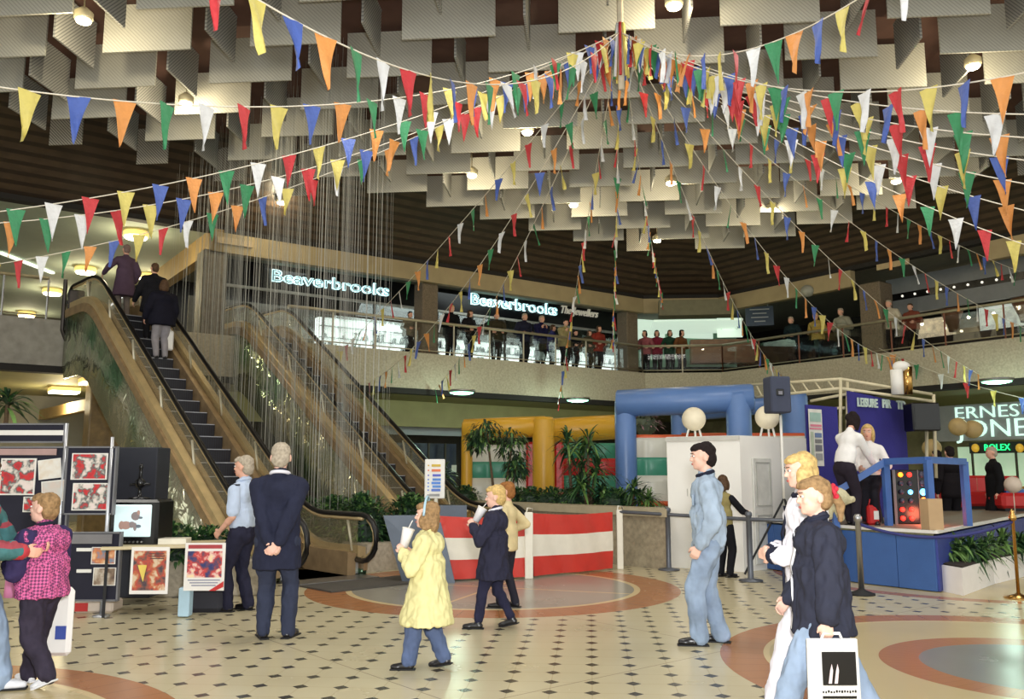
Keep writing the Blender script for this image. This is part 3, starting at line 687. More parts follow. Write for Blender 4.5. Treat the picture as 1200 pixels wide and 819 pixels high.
# water-feature planter between the escalators: low wall and dense green mound
mb = MB(); pw = [E(7.7,11.5), E(9.6,11.5), E(9.6,16), E(7.7,16)]
mb.poly([p+V((0,0,.0)) for p in pw], (0,0,.42)); tag(mb.build('low_planter', concrete), 'low concrete planter under the hanging threads, behind the escalator newel', 'planter')
for k,(a,b,rx,rz) in enumerate(((8.15,12.3,.5,.62),(8.9,12.0,.5,.62),(8.4,13.6,.6,.55),(8.6,15,.6,.5))):
    bush(E(a,b,.5), (rx,rx,rz), ('dense green shrub seen through the escalator balustrade loop','dense green shrub right of the escalator newel','dense green shrub under the middle of the thread curtain','farthest green shrub under the thread curtain')[k], 900, k+5)
def X_(px, Y): return atY(px, 552, Y).x
def Z_(py, Y): return atY(600, py, Y).z
# ================= BARRIER, PLANTER WALL, CASTLES =================
redb = mat('red_vinyl', (200,58,48), rough=.35, var=.1, vs=3, bump=.5, bs=6); whiteb = mat('white_vinyl', (228,222,206), rough=.4, var=.05, bump=.4, bs=6)
def banner(p, q, h0, h1, label, seed=0):
    t = thing('striped_barrier', label, 'barrier', V(p)); p = V(p); q = V(q); d = (q-p); n = V((d.y,-d.x,0)).normalized(); NX = 28
    for nm, f0, f1, m in (('lower_red_band',.0,.31,redb), ('white_band',.31,.66,whiteb), ('upper_red_band',.66,1.0,redb)):
        mb = MB(); vs = []; fs = []; NZ = 4
        for s_ in (0, .02):
            for i in range(NX+1):
                for k in range(NZ+1):
                    u = i/NX; f = f0+(f1-f0)*k/NZ; z0 = .03; H_ = h0+(h1-h0)*u-.03*math.sin(math.pi*u)
                    w = .02*math.sin(9*u+seed+f*2)+.012*math.sin(23*u+f*5+seed)
                    vs.append(p+d*u+n*(w+s_)+V((0,0,z0+(H_-z0)*f)))
        o2 = (NX+1)*(NZ+1)
        for i in range(NX):
            for k in range(NZ):
                a = i*(NZ+1)+k; fs += [(a,a+1,a+NZ+2,a+NZ+1), (o2+a,o2+a+NZ+1,o2+a+NZ+2,o2+a+1)]
        mb.add(vs, fs); mb.build(nm, m, t, True)
    return t
bp0, bp1, bp2 = atZ(508,682), atZ(616,678), atZ(718,668)
bp1b = bp1+(bp2-bp1).normalized()*.12
banner(bp0, bp1, .92, .9, 'left length of the red and white striped barrier, behind the children')
banner(bp1b, bp2, .93, .90, 'right length of the red and white striped barrier, nearest the queue rail', 2)
def barrier_post(p, label, w=.12, h=.95):
    t = thing('barrier_post', label, 'post', p); mb = MB(); mb.box(p+V((0,0,h/2)), (w,.05,h), .1, bev=.01); mb.build('upright', whiteb, t)
    mb = MB(); mb.tube([p+V((-.04,0,h-.05)), p+V((-.02,0,h+.06)), p+V((.05,0,h+.05)), p+V((.04,0,h-.12))], .012, 6); mb.build('rope_tie', whiteb, t, True)
barrier_post((bp1+bp1b)/2+V((0,-.06,0)), 'white barrier post with a rope tie between the two striped lengths')
barrier_post(atZ(727,667)+V((0,0,0)), 'white barrier post at the right end of the striped barrier', .1, .93)
# long concrete planter with ledge
pc = mat('planter_concrete', (158,146,122), rough=.8, var=.25, vs=14, bump=.3)
P0 = V((2.5,13.95,0)); P1 = E(11.5,13.5); P2 = E(13.2,13.5); P3 = P0*1.12
t = thing('long_planter', 'long speckled concrete planter with projecting ledge, behind the striped barrier', 'planter', (P0+P2)/2, YAW_E)
mb = MB(); mb.poly([P0,P1,P2,P3], (0,0,.84)); mb.build('trough', pc, t)
cc_ = (P0+P1+P2+P3)/4
mb = MB(); d_ = (P1-P0).normalized(); n_ = V((-d_.y,d_.x,0)); n_ = n_ if n_.dot(cc_-P0) < 0 else -n_
mb.poly([P0+n_*.08+V((0,0,.82)), P1+n_*.08+V((0,0,.82)), P1-n_*.4+V((0,0,.82)), P0*1.03+V((0,0,.82))], (0,0,.13)); mb.build('ledge', mat('planter_ledge', (176,164,136), rough=.7, var=.1), t)
mb = MB(); mb.poly([cc_+(p-cc_)*.8+V((0,0,.84)) for p in (P0,P1,P2,P3)], (0,0,.03)); mb.build('soil', mat('soil', (48,38,30), rough=.95, var=.4, vs=20), t)
Z = .88
def onp(px, Y=None, a=12.1):
    d = ray(px, 590); k = a/d.dot(EU); return V((d.x*k, d.y*k, Z))
bushy_tree(onp(583), 'fig tree with two dark leafy crowns in front of the yellow castle', [((-.22,0,1.45),(.36,.3,.3)), ((.3,.05,1.2),(.36,.3,.4)), ((.4,0,.75),(.25,.2,.26)), ((-.45,0,1.3),(.2,.2,.25))], 4, 230)
dracaena(onp(672,15.3), 1, [(-.1,0,1.35),(.18,.1,.95)], 'tall dracaena with spiky crowns in front of the castle, left of the shorter ones', .05, .5, seed=3)
dracaena(onp(690,15.0), 1, [(0,0,1.3),(.15,0,.8),(-.12,0,.45)], 'tall dracaena with the highest right-hand crown, in front of the red and green castle wall', .05, .55, seed=4)
dracaena(onp(706,14.9), 1, [(.0,0,.3)], 'low spiky plant on the planter under the red castle stripe', .05, .45, seed=5)
dracaena(onp(742,14.8), 1, [(.0,0,.4),(.1,0,.2)], 'spiky plant against the blue castle leg', .045, .5, seed=6)
dracaena(onp(760,14.6), 1, [(.0,0,.2)], 'pale spiky plant at the right end of the long planter', .04, .42, seed=7, mats=(gB,gB,gA))
for k, px in enumerate((545,600,622,645,668,720)):
    bush(onp(px,15.0)+V((0,0,.08)), (.34,.3,.24), 'low leafy planter shrub ' + ('left of the fig trunk','right of the fig trunk','below the yellow castle pillar','left of the tall dracaenas','among the dracaena stems','between dracaena and blue castle leg')[k], 260, 20+k, ls=.13)
dracaena(V((X_(512,22),22,0)), 1, [(0,0,1.3),(.15,0,1.6)], 'dark spiky plant behind the right escalator handrail', .06, .55, seed=9)
# plants far left over the gallery underside and upper
dracaena(atY(9,470,13)+V((0,0,-.4)), 1, [(0,0,.45)], 'dark plant at the left edge under the gallery lamps', .06, .55, seed=10)
# ---- inflatable castles ----
def vinyl(n, c): return mat(n, c, rough=.35, var=.06, vs=3, bump=.35, bs=3, spec=.5)
vy, vr, vg, vw, vb, vo = vinyl('yellow_vinyl',(222,170,52)), vinyl('red_castle_vinyl',(196,44,44)), vinyl('green_vinyl',(64,142,116)), vinyl('white_castle_vinyl',(214,212,198)), vinyl('blue_vinyl',(96,130,186)), vinyl('orange_vinyl',(216,96,52))
def tower(mb, x, y, z0, z1, r, n=20): 
    mb.lathe((x,y,0), [(r*.86,z0),(r,z0+.08),(r*1.02,(z0+z1)/2),(r,z1-.08),(r*.9,z1)], n)
def beam(mb, p, q, r): mb.tube([V(p), V(p)*.99+V(q)*.01, (V(p)+V(q))/2, V(q)*.99+V(p)*.01, V(q)], [r*.86,r,r*1.02,r,r*.86], 18)
def bulge_wall(mb, p, q, z0, z1, th, cols=5):
    p = V(p); q = V(q); d = q-p; n = V((d.y,-d.x,0)).normalized(); NX = cols*8; NZ = 5; vs = []; fs = []
    for s_ in (1,-1):
        for i in range(NX+1):
            for k in range(NZ+1):
                u = i/NX; f = k/NZ; bl = abs(math.sin(math.pi*u*cols))**.5*math.sin(math.pi*(.1+.8*f))**.5
                vs.append(p+d*u+n*s_*(th*(.55+.45*bl))+V((0,0,z0+(z1-z0)*f)))
    o2 = (NX+1)*(NZ+1)
    for i in range(NX):
        for k in range(NZ):
            a = i*(NZ+1)+k; fs += [(a,a+NZ+1,a+NZ+2,a+1), (o2+a,o2+a+1,o2+a+NZ+2,o2+a+NZ+1)]
    for i in range(NX): 
        a = i*(NZ+1)+NZ; fs.append((a,a+NZ+1,o2+a+NZ+1,o2+a))
    for i in (0, NX):
        a = i*(NZ+1)
        for k in range(NZ): fs.append((a+k,a+k+1,o2+a+k+1,o2+a+k))
    mb.add(vs, fs)
YC = 20.4
t = thing('bouncy_castle', 'yellow inflatable castle with white, green and red walls, behind the planter trees', 'bouncy castle', V((X_(630,YC),YC,0)))
mb = MB(); tower(mb, X_(547,YC), YC, .3, Z_(495,YC), .13); mb.build('pillar', vy, t, True)
mb = MB(); tower(mb, X_(637,YC-.3), YC-.3, .3, Z_(489,YC-.3), .25); mb.build('pillar', vy, t, True)
mb = MB(); beam(mb, (X_(543,YC),YC,Z_(503,YC)), (X_(640,YC),YC-.2,Z_(500,YC)), .24); mb.build('top_beam', vy, t, True)
mb = MB(); beam(mb, (X_(640,YC+.8),YC+.8,Z_(505,YC+.8)), (X_(728,YC+.9),YC+.9,Z_(500,YC+.9)), .3); mb.build('rear_beam', vy, t, True)
for i, (f0, f1, m, nm) in enumerate(((.3,Z_(560,YC),vw,'white_band'), (Z_(560,YC),Z_(541,YC),vg,'green_band'), (Z_(541,YC),Z_(521,YC),vw,'white_band'))):
    mb = MB(); bulge_wall(mb, (X_(548,YC),YC+.1,0), (X_(618,YC),YC+.1,0), f0, f1, .12, 3); mb.build(nm, m, t, True)
for px, YY in ((622,YC-.05),(655,YC-.05)):
    mb = MB(); mb.box((X_(px,YY),YY,(.3+Z_(518,YY))/2), (.22,.2,Z_(518,YY)-.3), bev=.05); mb.build('red_edge', vr, t)
YR = YC+.3
for i, (y0, y1, m, nm) in enumerate(((585,557,vg,'green_band'), (557,537,vr,'red_band'), (537,519,vg,'green_band'))):
    mb = MB(); bulge_wall(mb, (X_(660,YR),YR+.1,0), (X_(724,YR),YR+.2,0), max(.3,Z_(y0,YR)), Z_(y1,YR), .12, 3); mb.build(nm, m, t, True)
YC = 17.2
t = thing('bouncy_castle', 'blue inflatable castle frame with white and green wall, behind the white booth', 'bouncy castle', V((X_(800,YC),YC,0)))
mb = MB(); tower(mb, X_(734,YC), YC, 0, Z_(468,YC), .21); mb.build('pillar', vb, t, True)
mb = MB(); tower(mb, X_(868,YC-.6), YC-.6, 0, Z_(460,YC-.6), .235); mb.build('pillar', vb, t, True)
mb = MB(); beam(mb, (X_(724,YC),YC,Z_(473,YC)), (X_(877,YC),YC-.6,Z_(466,YC-.6)), .27); mb.build('top_beam', vb, t, True)
mb = MB(); tower(mb, X_(797,YC+1.8), YC+1.8, 0, Z_(480,YC+1.8), .17); mb.build('pillar', vb, t, True)
mb = MB(); tower(mb, X_(934,YC+1.2), YC+1.2, 0, Z_(461,YC+1.2), .28); mb.build('pillar', vb, t, True)
mb = MB(); beam(mb, (X_(797,YC+1.8),YC+1.8,Z_(484,YC+1.8)), (X_(938,YC+1.2),YC+1.2,Z_(470,YC+1.2)), .2); mb.build('rear_beam', vb, t, True)
for (x0, x1, y0, y1, m, nm, YY) in ((731,805,600,557,vw,'white_band',YC+.1),(731,805,557,536,vg,'green_band',YC+.1),(731,805,536,513,vw,'white_band',YC+.1),(880,944,575,535,vg,'green_band',YC+.6),(880,944,535,511,vw,'white_band',YC+.6)):
    mb = MB(); bulge_wall(mb, (X_(x0,YY),YY,0), (X_(x1,YY),YY,0), max(0,Z_(y0,YY)), Z_(y1,YY), .12, 3); mb.build(nm, m, t, True)
for (x0, x1, y, YY) in ((729,806,512,YC+.1),(731,806,590,YC),(800,944,510,YC+.6)):
    mb = MB(); mb.tube([(X_(x0,YY),YY,Z_(y,YY)), (X_(x1,YY),YY,Z_(y,YY))], .05, 10); mb.build('orange_piping', vo, t, True)
# pinkish flower arrangement seen in castle window
bush(V((X_(757,19.5),19.5,Z_(498,19.5))), (.35,.3,.3), 'pink and grey flowering plant seen through the blue castle frame', 240, 55, mats=(mat('pink_flower',(170,130,140)),gC,mat('grey_leaf',(90,100,80))), ls=.14)
# white booth
kw = mat('booth_white', (246,244,238), rough=.5, var=.04, vs=2)
k0, k1, k2 = V((X_(782,14.4),14.4,0)), V((X_(868,13.7),13.7,0)), V((X_(948,15.0),15.0,0)); k3 = k0+k2-k1
t = thing('white_booth', 'plain white booth with a side door, behind the person in denim', 'booth', (k0+k2)/2)
mb = MB(); mb.poly([k0,k1,k2,k3], (0,0,2.1)); mb.build('body', kw, t)
mb = MB(); n = V(((k2-k1).y,-(k2-k1).x,0)).normalized(); e = (k2-k1).normalized(); yw = math.atan2(e.y,e.x)
mb.box(k1+e*.55+n*.02+V((0,0,.92)), (.52,.03,1.66), yw, bev=.01); dr = mb.build('door', mat('booth_door', (212,212,206), rough=.5), t)
mb = MB()
for z0, z1 in ((1.0,1.68),(.2,.85)): 
    for dx in (-.19,.19): mb.box(k1+e*(.55+dx)+n*.04+V((0,0,(z0+z1)/2)), (.015,.02,z1-z0), yw)
    for z in (z0,z1): mb.box(k1+e*.55+n*.04+V((0,0,z)), (.38,.02,.015), yw)
mb.build('door_moulding', mat('moulding_grey', (176,176,170)), dr)
mb = MB(); e2 = (k1-k0).normalized(); n2 = V((e2.y,-e2.x,0)); 
mb.box(k0+e2*.35+n2*.02+V((0,0,1.2)), (.01,.02,.12), 0); mb.box((k0+k1)/2+n2*.015+V((0,0,2.06)), ((k1-k0).length,.03,.07), math.atan2(e2.y,e2.x)); mb.build('trim', mat('booth_trim', (200,198,190)), t)
mb = MB(); mb.box(k2+V((-.15,-.95,.55)), (.9,.06,.9), yw); tag(mb.build('blue_board', mat('blue_paint', (62,98,152), rough=.5)), 'low blue board beside the white booth, behind the queue rail', 'board')
# globe lamps / balloons
for (px, py, lab) in ((813,491,'white round globe on short white legs, above the booth left of the speaker'),(899,489,'white round globe partly behind the loudspeaker stand')):
    Y = 14.6; p = atY(px, py, Y); t = thing('white_globe', lab, 'globe', V((p.x,Y,2.1)))
    mb = MB(); mb.ball(p, .2, 22); mb.build('globe', mat('globe_white', (236,226,200), rough=.5, var=.08, vs=6), t, True)
    mb = MB()
    for dx in (-.13,.02,.12): mb.cyl((p.x+dx,Y,2.1), (p.x+dx*.6,Y,p.z-.12), .018, n=6)
    mb.build('legs', white, t)
# loudspeaker on stand
Y = 12.9; p = atY(910.5, 463, Y); t = thing('loudspeaker_stand', 'tall thin speaker stand with one splayed leg in front of the white booth', 'stand', V((p.x+.05,Y,0)))
mb = MB(); mb.cyl((p.x+.04,Y,.8), (p.x+.04,Y,p.z-.3), .02, n=8); mb.build('pole', white, t, True)
mb = MB(); mb.cyl((p.x+.04,Y,0.05), (p.x+.04,Y,.82), .03, n=8); mb.build('lower_pole', blackm, t, True)
for dx, dy in ((-.62,.0),(.5,.3),(.1,-.5)):
    mb = MB(); mb.cyl((p.x+.04,Y,1.15), (p.x+.04+dx,Y+dy,.06), .016, n=6); mb.build('leg', blackm, t)
t = thing('loudspeaker', 'dark blue-grey loudspeaker on a tall stand above the white booth', 'loudspeaker', V((p.x,Y,p.z-.28)), .15)
mb = MB(); mb.box(p, (.31,.3,.54), .12, bev=.02); mb.build('cabinet', mat('speaker_cloth', (58,64,84), rough=.8, var=.1), t)
mb = MB(); mb.box(p+V((0,-.155,.03)), (.12,.02,.1), .12, bev=.01); hh = mb.build('horn_plate', black, t)
mb = MB(); mb.box(p+V((0,-.17,.02)), (.06,.015,.05), .12); mb.build('horn_mouth', mat('horn_grey', (120,120,130)), hh)
# queue rails
railg = mat('queue_rail_grey', (96,100,108), rough=.4, metal=.4)
qs = [atZ(727,667), atZ(784,668), atZ(880,681), atZ(1010,697)]
t = thing('queue_rail', 'grey metal queue rail with round posts in front of the white booth', 'railing', qs[1])
mb = MB(); zt = [.9,.86,.86,.86]
mb.tube([q+V((0,0,z)) for q, z in zip(qs[:3]+[atZ(942,686)], zt)], .028, 8); mb.build('top_rail', railg, t, True)
for q in qs[1:3]:
    mb = MB(); mb.lathe(q, [(.17,0),(.17,.02),(.045,.04),(.04,.05),(.04,.9),(.05,.91),(.05,.95),(.03,.97)], 14); mb.build('post', railg, t, True)
t = thing('rope_post', 'silver rope post at the left corner of the blue stage', 'post', qs[3])
mb = MB(); mb.lathe(qs[3], [(.16,0),(.16,.02),(.05,.06),(.035,.08)], 14); mb.build('base', blackm, t, True)
mb = MB(); mb.lathe(qs[3], [(.035,.06),(.035,.9),(.05,.91),(.05,.97),(.03,1.0)], 14); mb.build('pole', steel, t, True)
bq = atZ(1194,701); t = thing('rope_post', 'brass rope post at the right edge beside the white planters', 'post', bq)
mb = MB(); mb.lathe(bq, [(.17,0),(.17,.015),(.04,.05),(.02,.07)], 16); mb.build('base', brass, t, True)
mb = MB(); mb.lathe(bq, [(.02,.05),(.02,.93),(.04,.94),(.045,.98),(.02,1.03),(.03,1.05),(.0,1.08)], 14); mb.build('pole', brass, t, True)
def rope(p, q, sag, label, m=mat('blue_rope', (44,48,110), rough=.7), r=.02):
    mb = MB(); mb.tube([V(p).lerp(V(q), i/16)-V((0,0,sag*4*(i/16)*(1-i/16))) for i in range(17)], r, 8); return tag(mb.build('barrier_rope', m, None, True), label, 'rope')
rope(qs[3]+V((0,0,.88)), bq+V((0,0,.92)), .18, 'blue rope sagging across the front of the stage')
# trolley wheels behind barrier
w0 = atZ(770,650); mb = MB(); t = thing('hand_trolley', 'small low trolley with dark wheels behind the queue rail', 'trolley', w0)
for dx in (-.08,.16): 
    mb = MB(); mb.cyl(w0+V((dx,0,.12)), w0+V((dx,.05,.12)), .11, n=18); wh = mb.build('wheel', mat('wheel_purple', (58,44,62), rough=.6), t); mb = MB(); mb.cyl(w0+V((dx,-.01,.12)), w0+V((dx,0,.12)), .04, n=12); mb.build('hub', white, wh)
mb = MB(); mb.box(w0+V((-.1,.1,.26)), (.7,.4,.04)); mb.build('deck', mat('wood_deck', (120,92,60)), t)
# hose / cable on floor
mb = MB(); mb.tube([atZ(x,y)+V((0,0,.012)) for x,y in ((735,655),(760,658),(790,657),(820,663),(850,668),(885,660),(905,645))], .012, 6); tag(mb.build('floor_cable', white, None, True), 'thin white cable lying on the floor behind the queue rail', 'cable')
# ================= GREY SIGNS NEAR ESCALATOR =================
slate = mat('slate_blue_board', (98,108,122), rough=.6, var=.08)
mb = MB(); q0 = atZ(470,683); q1 = atZ(520,674); X0 = atY(449,604,q0.y)
mb.poly([V((X0.x,q0.y,X0.z)), q0+V((.02,0,0)), q0+V((.75,.0,0)), V((X0.x+.78,q0.y+.1,X0.z))], (0,.05,0)); tag(mb.build('leaning_board', slate), 'grey-blue tapered board behind the child in the yellow coat', 'board')
mb = MB(); q = atZ(520,668); mb.box(q+V((0,.1,.5)), (.7,.05,1.0), .1); tag(mb.build('leaning_board', slate), 'grey-blue board beside the sign post, left of the striped barrier', 'board')
Y = 12.6; p = atY(509.5, 561, Y); t = thing('notice_stand', 'white framed notice with coloured lines on a pale post, by the striped barrier', 'sign', V((p.x,Y,0)))
mb = MB(); mb.box(p, (.29,.04,.56), 0, bev=.01); bd = mb.build('board', white, t)
mb = MB(); mb.cyl((p.x+.02,Y+.01,0), (p.x+.02,Y+.01,p.z), .03, n=8); mb.build('post', mat('pale_post', (200,196,180)), t, True)
mb = MB(); mb.lathe((p.x+.02,Y+.01,0), [(.18,0),(.18,.02),(.03,.04)], 14); mb.build('base', steel, t)
for k, (c_, z, w_, dx) in enumerate((((200,170,60),.19,.13,.02),((220,120,80),.12,.13,.02),((90,100,190),.05,.12,.03),((80,130,200),-.01,.12,.03),((80,130,210),-.06,.13,.02),((90,140,210),-.11,.12,.03),((90,120,200),-.16,.13,.02),((150,150,150),-.23,.15,0))):
    mb = MB(); mb.box(p+V((dx,-.024,z)), (w_,.008,.035)); mb.box(p+V((-.09,-.024,z)), (.02,.008,.02)); mb.build('text_line', mat('line_%d_%d_%d' % c_, c_, rough=.6), bd)
# ================= STAGE =================
blueP = mat('stage_blue', (58,96,158), rough=.55, var=.08, vs=3, bump=.1); blueD = mat('rail_blue', (62,100,168), rough=.4); royal = mat('royal_blue_fabric', (44,40,124), rough=.85, var=.1, vs=3, bump=.2)
s0 = atZ(1012,684); s1 = atZ(1100,694); HS = 0.78
s2 = atZ(1182,605,HS); s2 = V((s2.x,s2.y,0)); sL = atZ(880,678)
dF = (s1-s0).normalized(); far = V((s2.x+2.5, s2.y+7.5, 0))
t = thing('stage', 'blue-fronted raised stage with grey floor and white edge, at the right', 'stage', s1)
poly = [s0-dF*1.6+V((0,.9,0)), s0, s1, s2+(s2-s1)*.35, V((14,19,0)), V((5.2,19,0)), V((4.2,15,0))]
mb = MB(); mb.poly([p+V((0,0,HS)) for p in poly], (0,0,-.05)); mb.build('deck', mat('stage_floor', (128,116,100), rough=.7, var=.12, vs=4), t)
for i, (p, q) in enumerate(((poly[0],s0),(s0,s1),(s1,poly[3]))):
    e = (q-p); n = V((e.y,-e.x,0)).normalized(); yw = math.atan2(e.y,e.x); L_ = e.length; K = max(1, round(L_/.62))
    for k in range(K):
        c = p+e*((k+.5)/K); mb = MB(); mb.box(c+V((0,0,HS/2-.03)), (L_/K-.008,.05,HS-.08), yw, bev=.004); mb.build('front_panel', blueP if i < 2 else mat('stage_blue_side', (48,62,140), rough=.5), t)
    mb = MB(); mb.box((p+q)/2+n*.02+V((0,0,HS-.02)), (L_+.02,.05,.04), yw); mb.build('edge_strip', white, t)
def bar(mb, p, q, w=.075): 
    p = V(p); q = V(q); d = q-p; mb.cyl(p, q, w*.707, n=4)
# blue guard rail
zt = atY(1060, 540, s0.y+.2).z
r1 = V((X_(1038,s0.y+.15), s0.y+.15, 0)); r2 = V((X_(1088,s1.y+.25), s1.y+.25, 0)); r3 = V((X_(1130,s1.y+.9),s1.y+.9,0)); 
t = thing('stage_guard_rail', 'blue painted square-tube guard rail at the stage corner, sloping down on the left', 'railing', r1)
zt = [Z_(541,r1.y), Z_(539,r2.y), Z_(541,r3.y)]
for r_, z in zip((r1,r2,r3), zt):
    mb = MB(); mb.box(r_+V((0,0,(HS+z)/2)), (.085,.085,z-HS), .1); mb.build('post', blueD, t)
mb = MB(); bar(mb, r1+V((0,0,zt[0])), r2+V((0,0,zt[1])), .09); bar(mb, r2+V((0,0,zt[1])), r3+V((0,0,zt[2])), .09); mb.build('top_rail', blueD, t)
e_ = atY(978, 577, s0.y+.3); mb = MB(); bar(mb, r1+V((0,0,zt[0])), e_, .09); mb.build('sloping_rail', blueD, t)
mb = MB(); bar(mb, e_, V((e_.x,e_.y,.0)), .08); mb.build('post', blueD, t)
# right hand distant blue rail
p = atY(1178, 578, 17); t = thing('blue_rail', 'short blue rail at the right edge behind the stage', 'railing', V((p.x,17,0)))
mb = MB(); bar(mb, V((p.x,17,0)), p, .09); mb.build('post', blueD, t); mb = MB(); bar(mb, p, p+V((1.2,.0,.12)), .09); mb.build('top_rail', blueD, t)
# disco light box
Y = 12.9; c = atY(1062, 578, Y); w_, h_ = .5, .78
t = thing('disco_light_box', 'black light box with rows of red, orange and blue lamps on the stage', 'light box', V((c.x,Y,HS)))
mb = MB(); mb.box(V((c.x,Y,HS+h_/2+.0)), (w_,.25,h_), -.08, bev=.015); mb.build('cabinet', black, t)
mb = MB(); mb.box(V((c.x-.23,Y-.14,HS+h_/2)), (.04,.02,h_), -.08); mb.box(V((c.x+.12,Y-.14,HS+h_/2)), (.012,.02,h_), -.08); mb.build('frame', mat('grey_frame', (110,110,114), rough=.4), t)
cols = {'r':((255,40,30),4),'o':((255,120,30),4),'b':((90,190,255),4),'d':((150,30,30),.8),'k':((50,50,70),.15),'w':((255,230,230),3)}
for j, row in enumerate(('ork','kkk','kbb','kko','rrk','rrr')):
    for i, ch in enumerate(row):
        c_, e = cols[ch]; x = c.x + (-.13,.0,.185)[i]; z = HS+h_-.07-j*.125
        big = i == 2; mb = MB(); mb.ball(V((x,Y-.14,z)), (.05 if big else .035,.03,.05 if big else .035), 12); mb.build('coloured_lamp', mat('disco_'+ch, c_, emit=c_, es=e, rough=.3), t, True)
l = bpy.data.lights.new('disco_glow','POINT'); l.energy = 9; l.color = (1,.2,.1); l.shadow_soft_size=.1; lo = bpy.data.objects.new('disco_glow', l); COL.objects.link(lo); lo.location = V((c.x+.1,Y-.35,HS+.15))
# cardboard box
p = atZ(1098,621,HS); mb = MB(); mb.box(V((p.x,p.y+.12,HS+.2)), (.2,.2,.4), .1); tag(mb.build('cardboard_box', mat('cardboard', (188,158,120), rough=.8, var=.06)), 'tall buff cardboard box standing on the stage edge behind the blue post', 'box')
# red fuel-can like bag
p = atY(1022,592,12.6); t = thing('red_bag', 'small red bag with white panel at the feet of the seated person on the stage', 'bag', V((p.x,p.y,HS)))
mb = MB(); mb.box(V((p.x,p.y,HS+.14)), (.17,.1,.28), 0, bev=.03); mb.build('bag_body', vr, t); mb = MB(); mb.box(V((p.x+.03,p.y-.055,HS+.14)), (.07,.01,.12)); mb.build('panel', white, t); mb = MB(); mb.tube([V((p.x-.05,p.y,HS+.27)),V((p.x-.03,p.y,HS+.36)),V((p.x+.03,p.y,HS+.36)),V((p.x+.05,p.y,HS+.27))],.01,6); mb.build('handle', vr, t, True)
# backdrop
Y = 14.2; A = atY(995,458,Y); B = atY(1060,472,Y+.9)
t = thing('stage_backdrop', 'deep blue backdrop panel with pale cut-out letters behind the people on the stage', 'display panel', V(((A.x+B.x)/2,Y+.4,HS)))
e = V((B.x-A.x,.9,0)); e.normalize()
mb = MB(); mb.poly([V((A.x,Y,HS)), V((B.x,Y+.9,HS)), B, A], V((-e.y,e.x,0))*.05); mb.build('panel', royal, t)
n = V((e.y,-e.x,0)); letm = mat('pale_letters', (196,214,206), rough=.5, var=.2)
for txt, px, py, pw in (('LEISURE', 1002, 476, 1025), ('PIR', 1031, 477.5, 1041), ('TD', 1048, 479, 1059)):
    f = (px-995)/65; base = A.lerp(B, f); z = atY(px, py, Y+.9*f).z; f2 = (pw-995)/65; wd = (A.lerp(B,f2)-base); wd.z = 0
    mb = MB(); text_mb(mb, txt, V((base.x,base.y,z))+n*.03, e, .2, .02, .006, wd.length); mb.build('letters', letm, t)
# poster panel
Y = 13.6
for (x0,x1,y0,y1,dy,m,nm,lab) in ((944,981,474,590,0,royal,'blue_screen','narrow blue screen left of the people on the stage'),):
    a_, b_ = atY(x0,y0,Y), atY(x1,y0+3,Y+.3); t = thing('display_screen', lab, 'display panel', V(((a_.x+b_.x)/2,Y,HS)))
    mb = MB(); mb.poly([V((a_.x,Y,HS)), V((b_.x,Y+.3,HS)), b_, a_], (0,.05,0)); mb.build('panel', royal, t)
pa, pb = atY(947,479,Y-.03), atY(971,546,Y-.03)
t = thing('poster', 'tall white poster with pink band and text blocks on the narrow blue screen', 'poster', V(((pa.x+pb.x)/2,Y-.02,pb.z)))
mb = MB(); mb.poly([V((pa.x,Y-.02,pa.z)), V((pb.x,Y+.16,pa.z)), V((pb.x,Y+.16,pb.z)), V((pa.x,Y-.02,pb.z))], (0,-.01,0)); sh = mb.build('sheet', mat('poster_paper', (214,212,204), rough=.6), t)
for (u0,u1,v0,v1,cc) in ((.1,.9,.06,.22,(150,180,170)),(.1,.92,.27,.31,(206,120,140)),(.05,.92,.33,.36,(206,120,140)),(.4,.9,.42,.5,(100,120,160)),(.4,.9,.53,.6,(120,120,120)),(.4,.9,.63,.74,(110,110,120)),(.1,.3,.4,.9,(170,180,160)),(.4,.9,.78,.9,(150,150,150))):
    P_ = lambda u, v: V((pa.x+(pb.x-pa.x)*u, Y-.035+.18*u, pa.z+(pb.z-pa.z)*v)); mb = MB(); mb.poly([P_(u0,v0),P_(u1,v0),P_(u1,v1),P_(u0,v1)], (0,-.006,0)); mb.build('print_block', mat('print_%d_%d_%d' % cc, cc, rough=.6), sh)
# television hanging
Y = 14.6; c = atY(1080,489,Y); t = thing('hanging_monitor', 'black monitor in the pale truss right of the blue backdrop', 'monitor', c)
mb = MB(); mb.box(c, (.45,.4,.47), -.05, bev=.02); mb.build('casing', black, t); mb = MB(); mb.box(c+V((0,-.205,0)), (.4,.01,.36), -.05); mb.build('screen', mat('dead_screen', (8,8,10), rough=.1), t)
# pale truss
trm = mat('cream_truss', (206,196,164), rough=.5)
t = thing('lighting_truss', 'cream tubular truss framing the top of the stage', 'truss', V((X_(985,14.5),14.5,HS)))
def tp(px, py, Y): return atY(px, py, Y)
segs = [((862,452,17),(985,444,14.5)),((862,468,17),(985,455,14.5)),((985,444,14.5),(1092,462,14.8)),((985,455,14.5),(1092,470,14.8)),((985,444,14.5),(985,600,14.5)),((993,446,14.7),(993,600,14.7)),((1094,462,14.8),(1097,560,14.8)),((1086,505,14.8),(1086,590,14.8)),((950,470,15),(1000,460,14.5)),((945,480,15),(990,478,14.5))]
for s_ in segs:
    mb = MB(); mb.tube([tp(*s_[0]), tp(*s_[1])], .028, 6); mb.build('tube', trm, t, True)
for k in range(9):
    u = k/9; a_ = tp(862,452,17).lerp(tp(985,444,14.5), u); b_ = tp(862,468,17).lerp(tp(985,455,14.5), u+.06); mb = MB(); mb.cyl(a_, b_, .015, n=6); mb.build('brace', trm, t)
